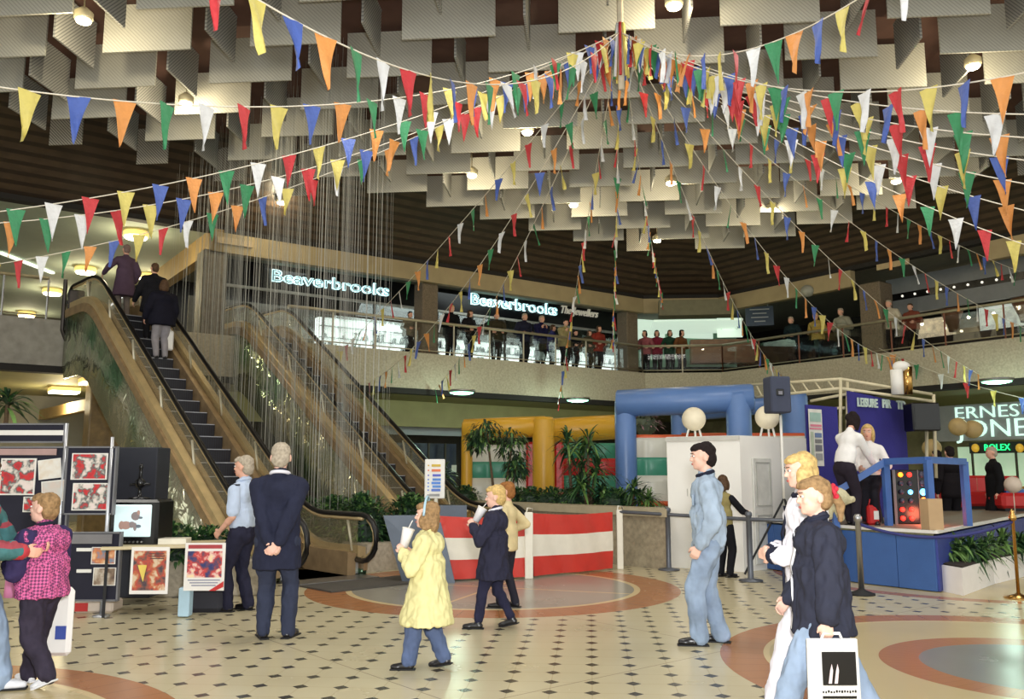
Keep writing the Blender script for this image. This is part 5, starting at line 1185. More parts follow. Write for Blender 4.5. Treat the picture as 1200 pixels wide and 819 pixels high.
def person(label, loc, yaw, H=1.7, build=1.0, child=0.0, top=None, legs=None, shoes=None, hair=None, pose=None, lod=0, group=None, skin=None):
    """top: dict(m, sleeve, hem(fraction below hip), flare, collar, open); pose in units of H in the person's own frame: x right, y forward, z up"""
    pose = pose or {}; skin = skin or SKIN
    t = thing('person', label, 'person', V(loc), yaw, group)
    M = WM[t]; k = H
    hd = .0675+.015*child                    # head half-height
    sh_w = (.102-.006*child)*build; hipz = .515-.02*child - pose.get('drop', .0); hip_w = .052
    lean = pose.get('lean', 0); side = pose.get('side', 0)
    spine = V((math.sin(side), math.sin(lean), math.cos(lean))).normalized()
    hipc = V((0, pose.get('hipy', 0), hipz))
    shl = .815-.03*child - (.515-.02*child)
    chest = hipc+spine*shl; neck = chest+spine*.035; fw = pose.get('headfwd', .012)
    headc = chest+spine*(.118-.0*child)+V((0,fw,0)); 
    tw = pose.get('twist', 0); RT = Matrix.Rotation(tw, 3, 'Z'); rx = RT@V((1,0,0)); ry = RT@V((0,1,0))
    Ls = chest-rx*sh_w-spine*.034; Rs = chest+rx*sh_w-spine*.034; cl_ = .74 if legs else 1; ca_ = .82 if (top and top.get('sleeve','long') == 'long') else 1
    l1, l2 = .172, .150
    hands = {}
    def limb(sgn, s0):
        key = 'L' if sgn < 0 else 'R'; tg = pose.get('hand'+key, (sgn*.16, .02, .47)); tg = V(tg); pole = V(pose.get('elbow'+key, (sgn*.6,-1,-.2)))
        return ik(s0, tg, l1, l2, pole)
    eL, wL = limb(-1, Ls); eR, wR = limb(1, Rs)
    th_, sh_ = .240-.012*child, .234-.012*child
    lp = {}
    for sgn, key in ((-1,'L'),(1,'R')):
        ft = V(pose.get('foot'+key, (sgn*.055, 0, 0))); ank = V((ft.x, ft.y-.0, ft.z+.045)); h0 = hipc+V((sgn*hip_w,0,-.01))
        kn, an = ik(h0, ank, th_, sh_, V(pose.get('knee'+key, (sgn*.08,1,0))))
        lp[key] = (h0, kn, an, pose.get('toe'+key, 0), pose.get('turn'+key, sgn*.12))
    def Wd(p): return M @ (V(p)*k)
    b = build; nseg = 12 if lod == 0 else 8
    def C(mb, p, r, q, r2): mb.cone(Wd(p), r*k, Wd(q), r2*k, nseg)
    zr = Matrix.Rotation(yaw, 3, 'Z')
    qs = V((0,0,1)).rotation_difference(spine).to_matrix()
    def EL(mb, p, r, R=None): mb.ball(Wd(p), tuple(x*k for x in r), nseg+2, zr@(R if R is not None else RT@qs))
    # ---- head frame
    ht, hn, hr = pose.get('head', (0,0,0)) if len(pose.get('head', (0,0,0))) == 3 else tuple(pose['head'])+(0,)
    RH = Matrix.Rotation(ht, 3, 'Z')@Matrix.Rotation(-hn, 3, 'X')@Matrix.Rotation(hr, 3, 'Y')
    def HP(x, y, z): return headc + RH@V((x,y,z))*(hd/.064)
    # ---- body
    mb = MB()
    EL(mb, HP(0,-.004,.012), (.046*hd/.064,.056*hd/.064,.055*hd/.064), RH)
    EL(mb, HP(0,.014,-.022), (.036*hd/.064,.038*hd/.064,.044*hd/.064), RH)
    EL(mb, HP(0,.034,-.046), (.017*hd/.064,.016*hd/.064,.014*hd/.064), RH)
    C(mb, HP(0,.050,.006), .0055, HP(0,.058,-.012), .008)
    EL(mb, HP(0,.046,-.033), (.013,.008,.007), RH)
    EL(mb, HP(-.02,.038,-.012), (.014,.012,.014), RH); EL(mb, HP(.02,.038,-.012), (.014,.012,.014), RH)
    EL(mb, HP(0,.042,.022), (.034,.014,.010), RH)
    for s_ in (-1,1): EL(mb, HP(s_*.047,-.006,-.004), (.007,.014,.02), RH)
    C(mb, neck-spine*.02, .034*b, HP(0,-.01,-.035), .030)
    C(mb, Ls, .028*b, Rs, .028*b); C(mb, neck-spine*.02, .026*b, Ls, .026*b); C(mb, neck-spine*.02, .026*b, Rs, .026*b); EL(mb, hipc+spine*.235, (.082*b,.054*b,.08)); EL(mb, hipc+spine*.12, (.07*b,.05*b,.09)); EL(mb, hipc+spine*.01, (.076*b,.056*b,.056))
    fing = {}
    for sgn, s0, e0, w0, key in ((-1,Ls,eL,wL,'L'),(1,Rs,eR,wR,'R')):
        C(mb, s0, .030*b*ca_, e0, .023*b*ca_); C(mb, e0, .023*b*ca_, w0, .0155*b)
        C(mb, e0, .02*b*ca_, e0.lerp(w0,.35), .0235*b*ca_)
        fd = (w0-e0).normalized(); hdv = V(pose.get('hdir'+key, tuple(fd))).normalized(); pn = V(pose.get('palm'+key, (-sgn,0,0))); pn = (pn-hdv*pn.dot(hdv)).normalized(); sd = hdv.cross(pn)
        if sd.dot(V((0,1,0))) < 0 and 'palm'+key not in pose: sd = -sd
        curl = pose.get('curl'+key, .5); hs = 1.0+.05*child
        kc = w0+hdv*.05*hs
        for i in range(4):
            off = (i-1.5)*.0115*hs; kp = kc+sd*(-off)+hdv*(-.002*abs(i-1.4)); C(mb, w0-sd*off*.55+hdv*.008, .0085, kp, .0068)
            ln = (.044,.05,.047,.037)[3-i if False else i]*hs; a1 = curl*.9; d1 = hdv*math.cos(a1)+pn*math.sin(a1); p1 = kp+d1*ln*.5; a2 = a1+curl*1.1; d2 = hdv*math.cos(a2)+pn*math.sin(a2)
            p2 = p1+d2*ln*.32; a3 = a2+curl*.7; p3 = p2+(hdv*math.cos(a3)+pn*math.sin(a3))*ln*.24
            C(mb, kp, .0062, p1, .0055); C(mb, p1, .0055, p2, .005); C(mb, p2, .005, p3, .0042)
        tb = w0+hdv*.012+sd*.012; tm = tb+(hdv*.7+sd*.75+pn*.25).normalized()*.026; te = tm+(hdv*.9+sd*.1+pn*.5).normalized()*.022
        C(mb, tb, .0095, tm, .0072); C(mb, tm, .007, te, .0052)
        hands[key] = Wd(kc+pn*.02)
    for key in 'LR':
        h0, kn, an, toe, trn = lp[key]
        C(mb, h0, .048*b*cl_, kn, .030*b*cl_); C(mb, kn, .030*b*cl_, an, .019*b*cl_); C(mb, kn.lerp(an,.25)+V((0,-.006,0)), .031*b*cl_, kn.lerp(an,.5), .024*b*cl_)
        fdir = V((math.sin(trn)*1, math.cos(trn), 0)); fv = V((fdir.x*math.cos(toe), fdir.y*math.cos(toe), math.sin(toe)))
        C(mb, an+V((0,0,-.025)), .02, an+V((0,0,-.028))+fv*.085, .015)
    o = mb.build('body', skin, t, True)
    if lod < 2: bake(o, {0:.0045,1:.011}[lod]*k, 2)
    # ---- face details
    if lod < 2:
        eb = MB(); ep = MB(); br = MB(); lb = MB()
        for s_ in (-1,1):
            EL(eb, HP(s_*.0195,.0475,.006), (.0085,.0055,.0052), RH); EL(ep, HP(s_*.0195,.0522,.006), (.0038,.0026,.0038), RH)
            br.cone(Wd(HP(s_*.011,.056,.0185)), .0022*k, Wd(HP(s_*.029,.050,.0195)), .0018*k, 6)
        EL(lb, HP(0,.0535,-.0305), (.0125,.0042,.0030), RH); EL(lb, HP(0,.0525,-.0345), (.010,.0042,.0032), RH)
        e_ = eb.build('eyes', EYEW, t, True); ep.build('pupils', EYED, e_, True); br.build('eyebrows', BROW, t, True); lb.build('lips', LIP, t, True)
    # ---- hair
    if hair:
        s = hd/.064; mb = MB(); st = hair.get('style','short'); fr = hair.get('fringe', 0)
        EL(mb, HP(0,-.014,.028), (.049*s,.052*s,.0485*s), RH)
        EL(mb, HP(0,-.030,-.006), (.045*s,.037*s,.046*s), RH)
        EL(mb, HP(0,.012,.046), (.041*s,.038*s,.024*s), RH)
        if fr: EL(mb, HP(0,.034,.042), (.037*s,.022*s,.017*s), RH)
        if st in ('bob','long','ponytail','curly'):
            for s_ in (-1,1):
                if st != 'ponytail':
                    EL(mb, HP(s_*.043,-.004,-.022), (.017*s,.036*s,(.048 if st=='bob' else .07)*s), RH)
            if st in ('bob','long'): EL(mb, HP(0,-.034,-.036 if st == 'bob' else -.06), (.05*s,.030*s,(.05 if st=='bob' else .085)*s), RH)
            if st == 'ponytail':
                C(mb, HP(0,-.066,.016), .018*s, HP(0,-.092,-.03), .017*s); C(mb, HP(0,-.092,-.03), .017*s, HP(.0,-.09,-.085), .008*s)
            if st == 'curly':
                rr = random.Random(2)
                for i in range(26):
                    an = rr.random()*6.28; z = rr.uniform(-.3,1); q = math.sqrt(1-z*z) if abs(z)<1 else 0
                    EL(mb, HP(math.cos(an)*q*.055,-.016+min(.03,math.sin(an)*q*.055),.024+z*.052), (.015*s,)*3, RH)
        o = mb.build('hair', hair['m'], t, True)
        if lod < 2: bake(o, {0:.005,1:.012}[lod]*k, 3, disp=(.006*k if lod == 0 else 0, 30/k, 3.0) if lod == 0 else None)
        if st == 'ponytail' and 'tie' in hair:
            mb = MB(); mb.tube([Wd(HP(.026*math.cos(a),-.068,.014+.022*math.sin(a))) for a in [i*.785 for i in range(8)]], .009*k, 6, True)
            for a in range(5): mb.ball(Wd(HP(.02*math.cos(a*1.3),-.078,.014+.022*math.sin(a*1.3))), .012*k, 6)
            mb.build('hair_tie', hair['tie'], t, True)
        if 'band' in hair:
            mb = MB(); mb.tube([Wd(HP(.056*math.cos(a)*s,.004,.014+.066*math.sin(a)*s)) for a in [-.1+i*.21 for i in range(17)]], .008*k, 6); mb.build('hair_band', hair['band'], t, True)
    # ---- trousers
    if legs:
        mb = MB(); f = legs.get('fit', 1.0); up = legs.get('cuff', 0.0)
        EL(mb, hipc+spine*.015, (.096*b,.073*b,.07)); EL(mb, hipc-V((0,0,.03)), (.092*b,.072*b,.06)); EL(mb, hipc+spine*.07, (.082*b,.06*b,.03))
        for key in 'LR':
            h0, kn, an, toe, trn = lp[key]; end = an.lerp(kn, up)+V((0,0,-.006))
            C(mb, h0+V((0,0,-.01)), .060*b, kn, .046*b*f); C(mb, kn, .046*b*f, end, .037*f)
            C(mb, end.lerp(kn,.12)+V((0,.003,0)), .041*f, end, .038*f)
        o = mb.build('trousers' , legs['m'], t, True)
        if lod < 2: bake(o, {0:.007,1:.013}[lod]*k, 3, disp=(.011*k, 19/k, 1.7) if lod == 0 else None)
    # ---- shoes
    if shoes:
        for key in 'LR':
            h0, kn, an, toe, trn = lp[key]; fv = V((math.sin(trn)*math.cos(toe), math.cos(trn)*math.cos(toe), math.sin(toe))); up = V((0,-math.sin(toe),math.cos(toe))); c0 = an-V((0,0,.024))
            mb = MB(); C(mb, c0-fv*.012, .024, c0+fv*.04, .023); C(mb, c0+fv*.04, .023, c0+fv*.095-up*.004, .0165); C(mb, c0+V((0,0,.02)), .023, c0, .024); EL(mb, c0+fv*.07-up*.004, (.025,.035,.015), Matrix.Rotation(-trn,3,'Z')@Matrix.Rotation(toe,3,'X'))
            o = mb.build('shoe', shoes['m'], t, True)
            if lod < 2: bake(o, {0:.005,1:.01}[lod]*k, 2)
            mb = MB(); RR = zr@Matrix.Rotation(-trn,3,'Z')@Matrix.Rotation(toe,3,'X'); mb.box(Wd(c0+fv*.035-up*.018), (.047*k,.155*k,.009*k), 0, RR, bev=.004); mb.build('sole', shoes.get('sole', blackm), o, False)
    # ---- top garment
    if top:
        g = top.get('bulk', 1.0); mb = MB(); hem = top.get('hem', .02)
        C(mb, Ls, .037*b*g, Rs, .037*b*g); C(mb, neck-spine*.03, .036*b, Ls+spine*.004, .034*b*g); C(mb, neck-spine*.03, .036*b, Rs+spine*.004, .034*b*g)
        EL(mb, hipc+spine*.235, (.104*b*g,.072*b*g,.088)); EL(mb, hipc+spine*.13, (.096*b*g,.070*b*g,.10)); EL(mb, hipc+spine*.04, (.098*b*g,.074*b*g,.06))
        C(mb, neck-spine*.028, .041*b, neck-spine*.002, .037*b)
        # skirt loft
        fl = top.get('flare', .0); prof = []; nn_ = 20; vs = []
        zs = [.14, .06, 0, -hem*.5, -hem] if hem > 0 else [.14,.08,.03+(-hem if hem<0 else 0)]
        for z in zs:
            g2 = 1+fl*max(0, -z+.06)/.25; cpt = hipc+spine*z if z > 0 else hipc+V((0,0,z))+V((0,top.get('swing',0)*(-z),0))
            for i in range(nn_):
                a = 6.28318*i/nn_; wob = 1+(.05*math.sin(a*5+z*9)*max(0,-z)/.2 if z < 0 else 0); vs.append(Wd(cpt+RT@V((math.cos(a)*.099*b*g*g2*wob, math.sin(a)*.076*b*g*g2*wob, 0))))
        m_ = len(zs); fs = [tuple(range(nn_)), tuple(range((m_-1)*nn_, m_*nn_))[::-1]]
        for i in range(m_-1):
            for q in range(nn_): fs.append((i*nn_+q, (i+1)*nn_+q, (i+1)*nn_+(q+1)%nn_, i*nn_+(q+1)%nn_))
        mb.add(vs, fs)
        sm_ = top.get('sleeve_m'); sb = MB() if sm_ else mb; sl = top.get('sleeve', 'long')
        for s0, e0, w0 in ((Ls,eL,wL),(Rs,eR,wR)):
            if sl == 'long':
                C(sb, s0, .040*b*g, e0, .037*b*g); C(sb, e0, .037*b*g, w0.lerp(e0,.06), .028*g); C(sb, e0.lerp(w0,.7), .034*g, w0.lerp(e0,.1), .029*g)
            elif sl == 'short': C(sb, s0, .041*b*g, s0.lerp(e0,.8), .039*b*g)
            elif sl == 'rolled': C(sb, s0, .041*b*g, e0, .032*b*g); C(sb, e0, .032*b*g, e0.lerp(w0,.45), .029*g)
        o = mb.build(top.get('name','jacket'), top['m'], t, True); top_o = o
        if lod < 2: bake(o, {0:.0065,1:.013}[lod]*k, 3, disp=(top.get('fold',.011)*1.15*k, 20/k, 5.1) if lod == 0 else None)
        if sm_:
            o2 = sb.build('sleeves', sm_, o, True)
            if lod < 2: bake(o2, {0:.0065,1:.013}[lod]*k, 3, disp=(.011*k, 20/k, 2.1) if lod == 0 else None)
        if 'collar' in top:
            mb = MB(); cp = neck-spine*.008; mb.tube([Wd(cp+RT@V((math.cos(a)*.043*b, math.sin(a)*.04*b+.004, .006-.012*math.sin(a)))) for a in [i*.3927 for i in range(16)]], .0105*k, 6, True); mb.build('collar', top['collar'], o, True)
        if 'cuff' in top:
            for e0, w0 in ((eL,wL),(eR,wR)):
                mb = MB(); d = (w0-e0).normalized(); C(mb, w0-d*.02, .031*g, w0-d*.004, .030*g); mb.build('cuff', top['cuff'], o, True)
        if 'pockets' in top and lod == 0:
            for s_ in (-1,1):
                mb = MB(); c = hipc+spine*.20+RT@V((s_*.046*b*g,.064*b*g,0)); mb.box(Wd(c), (.05*k,.012*k,.055*k), yaw+tw, bev=.004); mb.build('pocket', top['pockets'], o)
        if 'zip' in top:
            mb = MB(); z0, z1 = hipc-V((0,0,max(hem,0)*.9)), hipc+spine*.28
            mb.tube([Wd(z0.lerp(z1,i/6)+RT@V((0,(.083 if i<5 else .07)*b*g*(1+fl*.3*(i==0)),0))) for i in range(7)], .006*k, 6); mb.build('zip', top['zip'], o, True)
    return t, hands, dict(head=Wd(headc), hd=hd*k, HP=lambda x,y,z: Wd(HP(x,y,z)), hip=Wd(hipc), Wd=Wd, Ls=Wd(Ls), Rs=Wd(Rs))
LEFT, BACK, FRONT, RIGHT = math.radians(90), 0.0, math.pi, math.radians(-90)
def g(px, py): return atZ(px, py)
def Hgt(px_h, p): return px_h*p.y/F
denim = fabric('pale_denim', (158,174,192), vs=5, var=.22); denimd = fabric('washed_denim', (144,162,186), vs=4, var=.3); navy = fabric('navy_cloth', (36,38,54)); blk = fabric('black_cloth', (22,22,28)); blks = mat('black_leather', (26,24,26), rough=.3, spec=.6)
whitec = fabric('white_tracksuit', (226,224,232), var=.05); hb = fabric('brown_hair', (84,62,44), var=.4, vs=40, rough=.6); hbl = fabric('blonde_hair', (206,174,112), var=.35, vs=40, rough=.55); hg = fabric('grey_hair', (176,164,146), var=.3, vs=40); hdark = fabric('dark_hair', (34,26,26), var=.3, vs=40); hmo = fabric('mousy_hair', (150,120,84), var=.4, vs=40)
whites = mat('white_trainer', (226,226,230), rough=.5)
# -- man in long navy coat, back to the camera, hands behind
p = g(321,748)
suit = fabric('suit_navy', (52,57,76), var=.12)
person('person in a long navy suit jacket seen from behind, hands clasped behind the back', p, math.radians(6), 1.79, 1.08,
  top=dict(m=fabric('suit_jacket_navy', (38,41,60), var=.14), hem=.16, flare=.12, name='suit_jacket', collar=whitec, bulk=1.06, fold=.008), legs=dict(m=suit, fit=.95), shoes=dict(m=blks), hair=dict(m=hg),
  pose=dict(handL=(-.02,-.10,.485), handR=(.02,-.115,.48), elbowL=(-.6,-1,-.1), elbowR=(.6,-1,-.1), hdirL=(.7,-.1,-.6), hdirR=(-.7,-.1,-.6), palmL=(0,-1,0), palmR=(0,-1,0), curlL=.9, curlR=.6, footL=(-.055,0,0), footR=(.07,.01,0), turnL=-.35, turnR=.3, head=(.12,.0,0)), skin=SKIN2)
# -- security guard
p = g(280,716); p2 = p
shirt = fabric('pale_blue_shirt', (186,200,222), var=.06)
_, hh, info = person('person in a pale blue short-sleeved uniform shirt, facing left beside the poster table', p, math.radians(72), 1.70, 1.02,
  top=dict(m=shirt, sleeve='short', hem=-.005, name='shirt', collar=shirt, fold=.007), legs=dict(m=fabric('uniform_trousers', (38,38,56)), fit=.95), shoes=dict(m=blks), hair=dict(m=hg, fringe=1),
  pose=dict(handL=(-.10,.10,.52), handR=(.12,.09,.545), elbowL=(-.4,-1,0), elbowR=(.4,-1,0), palmR=(-1,0,.2), footL=(-.05,.05,0), footR=(.06,-.03,0), head=(.15,0,0)))
mb = MB(); 
for s_ in (info['Ls'], info['Rs']): mb.box(s_+V((0,0,.062)), (.06,.1,.015), math.radians(72), bev=.003)
o = mb.build('epaulettes', blk, bpy.data.objects[_.name])
# -- child in yellow coat with cup
p = g(493,783); p.x += .05
yel = fabric('yellow_coat', (214,206,150), var=.08, vs=4)
_, hc, inf = person('child in a pale yellow knee-length coat with a pale hair band, holding a cup', p, math.radians(82), 1.30, 1.12, .8,
  top=dict(m=yel, hem=.23, flare=.55, name='coat', bulk=1.16, fold=.012, collar=yel), legs=dict(m=fabric('blue_trousers', (84,98,130)), fit=1.1, cuff=.06), shoes=dict(m=blks), hair=dict(m=hmo, style='bob', fringe=1, band=mat('pale_blue_band', (160,190,206))),
  pose=dict(handL=(-.05,.15,.69), handR=(.06,.14,.67), elbowL=(-.7,-.4,-1), elbowR=(.7,-.4,-1), hdirR=(-.4,.5,.8), hdirL=(.4,.5,.8), palmR=(-1,.2,0), palmL=(1,.2,0), curlR=.8, curlL=.8, footL=(-.06,.10,0), footR=(.05,-.10,.012), toeR=-.2, head=(.05,-.05,0)), skin=SKIN2)
def cup(c, s, label, tilt=(0,0,0)):
    R = Matrix.Rotation(tilt[0],3,'X')@Matrix.Rotation(tilt[1],3,'Y'); t = thing('paper_cup', label, 'cup', c)
    mb = MB(); mb.lathe(c, [(.028*s,-.06*s),(.04*s,.055*s),(.042*s,.06*s)], 16, R); mb.build('cup_body', mat('paper_white', (236,234,236), rough=.5, var=.02), t, True)
    mb = MB(); mb.lathe(c, [(.043*s,.058*s),(.043*s,.068*s),(.036*s,.07*s)], 16, R); mb.build('lid', white, t, True)
    mb = MB(); mb.cyl(c+R@V((0,0,.07*s)), c+R@V((.012*s,0,.125*s)), .0035*s, n=6); mb.build('straw', white, t)
cup(inf['HP'](0,.10,-.115), 1.2, 'white paper cup held up by the child in the yellow coat', (0,.25))
# -- child in navy coat with cup, second child behind
p = g(578,736)
_, hc, inf = person('child in a navy coat and dark trousers, walking with a white cup', p, math.radians(80), 1.40, 1.1, .6,
  top=dict(m=fabric('navy_coat', (44,44,62), var=.12), hem=.16, flare=.3, name='coat', bulk=1.12, collar=whitec), legs=dict(m=fabric('dark_leggings', (40,40,62)), fit=.8, cuff=.12), shoes=dict(m=blks), hair=dict(m=hbl, fringe=1),
  pose=dict(handL=(-.04,.14,.71), handR=(.05,.13,.69), elbowL=(-.7,-.4,-1), elbowR=(.7,-.4,-1), hdirR=(-.4,.5,.7), hdirL=(.4,.5,.7), palmR=(-1,.2,0), palmL=(1,.2,0), curlR=.8, curlL=.8, footL=(-.05,.10,0), footR=(.05,-.13,.02), toeR=-.25, lean=-.06, head=(.05,.05,0)), skin=SKIN2)
cup(inf['HP'](0,.105,-.10), 1.2, 'white paper cup held by the child in the navy coat', (0,.5))
p = g(590,712)
person('child in a cream jumper, mostly hidden behind the one in the navy coat', p+V((.05,0,0)), math.radians(70), 1.42, 1.0, .5,
  top=dict(m=fabric('cream_jumper', (214,196,150)), hem=.06, name='jumper', bulk=1.05), legs=dict(m=fabric('dark_leggings2', (40,40,50)), fit=.9), shoes=dict(m=blks), hair=dict(m=fabric('auburn_hair', (150,100,56), var=.4, vs=40), style='short', fringe=1), pose=dict(handL=(-.1,.12,.6), handR=(.12,.03,.6), footL=(-.04,.05,0), footR=(.05,-.05,0)), lod=1)
# -- man in denim
p = g(835,755)
person('person in pale denim jacket and jeans with short dark hair, standing facing left', p, math.radians(78), 1.79, 1.0,
  top=dict(m=denim, hem=.03, name='denim_jacket', bulk=1.12, collar=navy, pockets=denim, fold=.013), legs=dict(m=denimd, fit=1.1), shoes=dict(m=blks), hair=dict(m=hdark, fringe=1),
  pose=dict(handL=(-.14,.05,.49), handR=(.13,.06,.475), hdirR=(-.1,.3,-1), curlR=.8, curlL=.8, footL=(-.05,.06,0), footR=(.06,-.05,0), head=(.18,.04,0), lean=.02), skin=SKIN2)
# -- youngster behind him
p = g(848,677)
person('person with bobbed brown hair leaning on the queue rail, behind the one in denim', p+V((.05,0.1,0)), math.radians(-50), 1.48, 1.0, .3,
  top=dict(m=fabric('khaki_top', (150,138,90)), hem=.02, name='top', sleeve_m=blk), legs=dict(m=blk), shoes=dict(m=blks), hair=dict(m=hb, style='bob'),
  pose=dict(handR=(.12,.24,.62), handL=(-.12,.18,.6), head=(.5,.1,0)), lod=1)
# -- person in white tracksuit
p = g(935,812)
person('person with blonde hair in a white tracksuit, behind the child with the bag', V((atZ(942,825).x,5.85,0)), math.radians(84), 1.65, 1.0,
  top=dict(m=whitec, hem=.06, name='tracksuit_top', bulk=1.15, collar=navy, cuff=navy, fold=.012, zip=navy), legs=dict(m=whitec, fit=1.15), shoes=dict(m=whites), hair=dict(m=hbl, style='bob', fringe=1),
  pose=dict(handL=(-.03,.14,.60), handR=(.05,.13,.61), elbowL=(-.5,-1,-.3), elbowR=(.5,-1,-.3), hdirR=(-.6,.6,.1), hdirL=(.6,.6,.1), footL=(-.05,.16,0), footR=(.05,-.12,.01), toeR=-.2, head=(.1,.08,0)), skin=SKIN2)
# -- child in navy jacket with carrier bag
p = V((atZ(944,838).x, 5.4, 0))
_, hc, inf = person('child with a red hair tie in a navy sports jacket, carrying a white shopping bag', p, math.radians(86), 1.50, 1.05, .4,
  top=dict(m=fabric('navy_sports_jacket', (46,48,62), var=.12), hem=.12, flare=.25, name='sports_jacket', bulk=1.28, collar=navy, zip=whites, fold=.013), legs=dict(m=denimd, fit=1.15), shoes=dict(m=blks), hair=dict(m=hmo, style='ponytail', tie=mat('red_scrunchie', (206,40,60), rough=.8), fringe=1),
  pose=dict(handR=(.12,.10,.50), handL=(-.19,.03,.455), elbowL=(-.5,-1,0), hdirL=(0,.1,-1), curlL=1.0, footL=(-.05,.20,0), footR=(.05,-.20,.03), toeR=-.35, toeL=.05, head=(.12,.06,0)), skin=SKIN2)
hd_ = hc['L']; bw, bh = .29, .40; c = V((hd_.x+.02, hd_.y-.03, hd_.z-.02-bh/2))
t = thing('carrier_bag', 'white shopping bag with a black picture, held by the child in the navy jacket', 'bag', V((c.x,c.y,c.z-bh/2)))
mb = MB(); nx = 8; vs = []; fs = []
for s_ in (-1,1):
    for i in range(nx+1):
        for j in range(nx+1):
            u = i/nx-.5; v = j/nx-.5; vs.append(c+V((u*bw*(1-.04*v), s_*(.012+.04*(.5-abs(u))*(.6-v)), v*bh)))
o2 = (nx+1)**2
for i in range(nx):
    for j in range(nx):
        a = i*(nx+1)+j; fs += [(a,a+nx+1,a+nx+2,a+1), (o2+a,o2+a+1,o2+a+nx+2,o2+a+nx+1)]
for j in range(nx): fs += [(j,j+1,o2+j+1,o2+j), (nx*(nx+1)+j,o2+nx*(nx+1)+j,o2+nx*(nx+1)+j+1,nx*(nx+1)+j+1)]
for i in range(nx): a = i*(nx+1); fs.append((a,o2+a,o2+a+nx+1,a+nx+1))
mb.add(vs, fs); bg = mb.build('bag_body', mat('carrier_white', (238,236,232), rough=.35, var=.03), t, True)
mb = MB(); mb.tube([c+V((-.06,0,bh/2-.01)), c+V((-.045,0,bh/2+.03)), c+V((.045,0,bh/2+.03)), c+V((.06,0,bh/2-.01))], .01, 6); mb.build('handle', mat('carrier_white', ()), t, True)
mb = MB(); mb.box(c+V((.015,-.058,.05)), (.19,.006,.18)); pr = mb.build('printed_picture', black, bg)
mb = MB()
for dx in (-.045,-.012): mb.poly([c+V((dx-.006,-.0635,-.03)), c+V((dx+.012,-.0635,-.03)), c+V((dx+.022,-.0635,.04)), c+V((dx+.016,-.0635,.075)), c+V((dx+.006,-.0635,.04))], (0,-.002,0))
mb.build('pencil_picture', mat('pale_print', (220,200,200)), pr)
mb = MB(); rr = random.Random(4)
for q_ in range(13): mb.box(c+V((-.08+q_*.015,-.058,-.075+rr.uniform(-.003,.003))), (.008+rr.random()*.003,.004,.008+rr.random()*.006))
mb.box(c+V((.01,-.058,-.105)), (.19,.004,.014)); mb.build('printed_lettering', black, bg)
# -- boy in pink jacket
p = g(62,803)
_, hc, inf = person('child in a pink checked padded jacket and dark trousers, walking at the lower left', p+V((-.13,0,0)), math.radians(70), 1.38, 1.1, .6,
  top=dict(m=mat('pink_check', (208,96,150), rough=.8, var=.1, checks=((110,50,92), 60)), hem=.05, flare=.1, name='padded_jacket', bulk=1.28, sleeve_m=fabric('navy_pink_sleeve', (54,46,84), var=.2), collar=navy, cuff=navy), legs=dict(m=fabric('charcoal_trousers', (52,46,60), var=.3), fit=1.1), shoes=dict(m=whites, sole=whites), hair=dict(m=hmo, fringe=1),
  pose=dict(handL=(-.08,.16,.62), handR=(.06,.17,.64), elbowR=(.6,-1,-.4), elbowL=(-.6,-1,-.4), footL=(-.05,-.14,.03), toeL=-.4, footR=(.05,.10,0), head=(.3,-.1,0), lean=.04), skin=SKIN2)
# -- teen at left edge
p = V((atZ(-8,800).x, 6.3, 0))
person('person cut by the left picture edge, in a teal and red patterned jacket', p, math.radians(-80), 1.62, 1.0, .1,
  top=dict(m=mat('teal_pattern', (60,110,112), rough=.8, var=.4, vs=9, stripes=((150,60,70), 7, (.3,.2,.9), .22)), hem=.02, name='jacket', bulk=1.2, collar=navy, cuff=mat('red_trim', (180,50,60))), legs=dict(m=denimd, fit=1.2), shoes=dict(m=whites), hair=dict(m=hb, fringe=1),
  pose=dict(handR=(.03,.2,.60), handL=(-.08,.22,.62), elbowR=(.6,-1,-.4), elbowL=(-.6,-1,-.4), footL=(-.05,.12,0), footR=(.05,-.10,.02), toeR=-.3))
mb = MB(); q = atY(60,770,7.0); t = thing('carrier_bag', 'white and blue plastic bag behind the legs of the child in pink', 'bag', V((q.x,7.0,.1)))
mb.box(V((q.x,7.0,.38)), (.3,.07,.52), 0, bev=.03); mb.build('bag_body', mat('carrier_white', ()), t); mb = MB(); mb.box(V((q.x+.08,6.96,.3)), (.08,.01,.1)); mb.build('printed_mark', mat('ink_blue', (60,80,160)), t)
mb = MB(); mb.tube([V((q.x-.05,7.0,.63)), V((q.x,7.0,.75)), V((q.x+.05,7.0,.63))], .008, 6); mb.build('handle', mat('carrier_white', ()), t, True)
p = atY(16,655,6.9); t = thing('pink_garment', 'pink coat hanging from the arm between the two left children', 'garment', p)
mb = MB(); mb.lathe(V((p.x+.04,6.9,.58)), [(.085,0),(.08,.12),(.05,.34),(.03,.44)], 14); o = mb.build('cloth', fabric('pink_cloth', (222,140,184)), t, True)

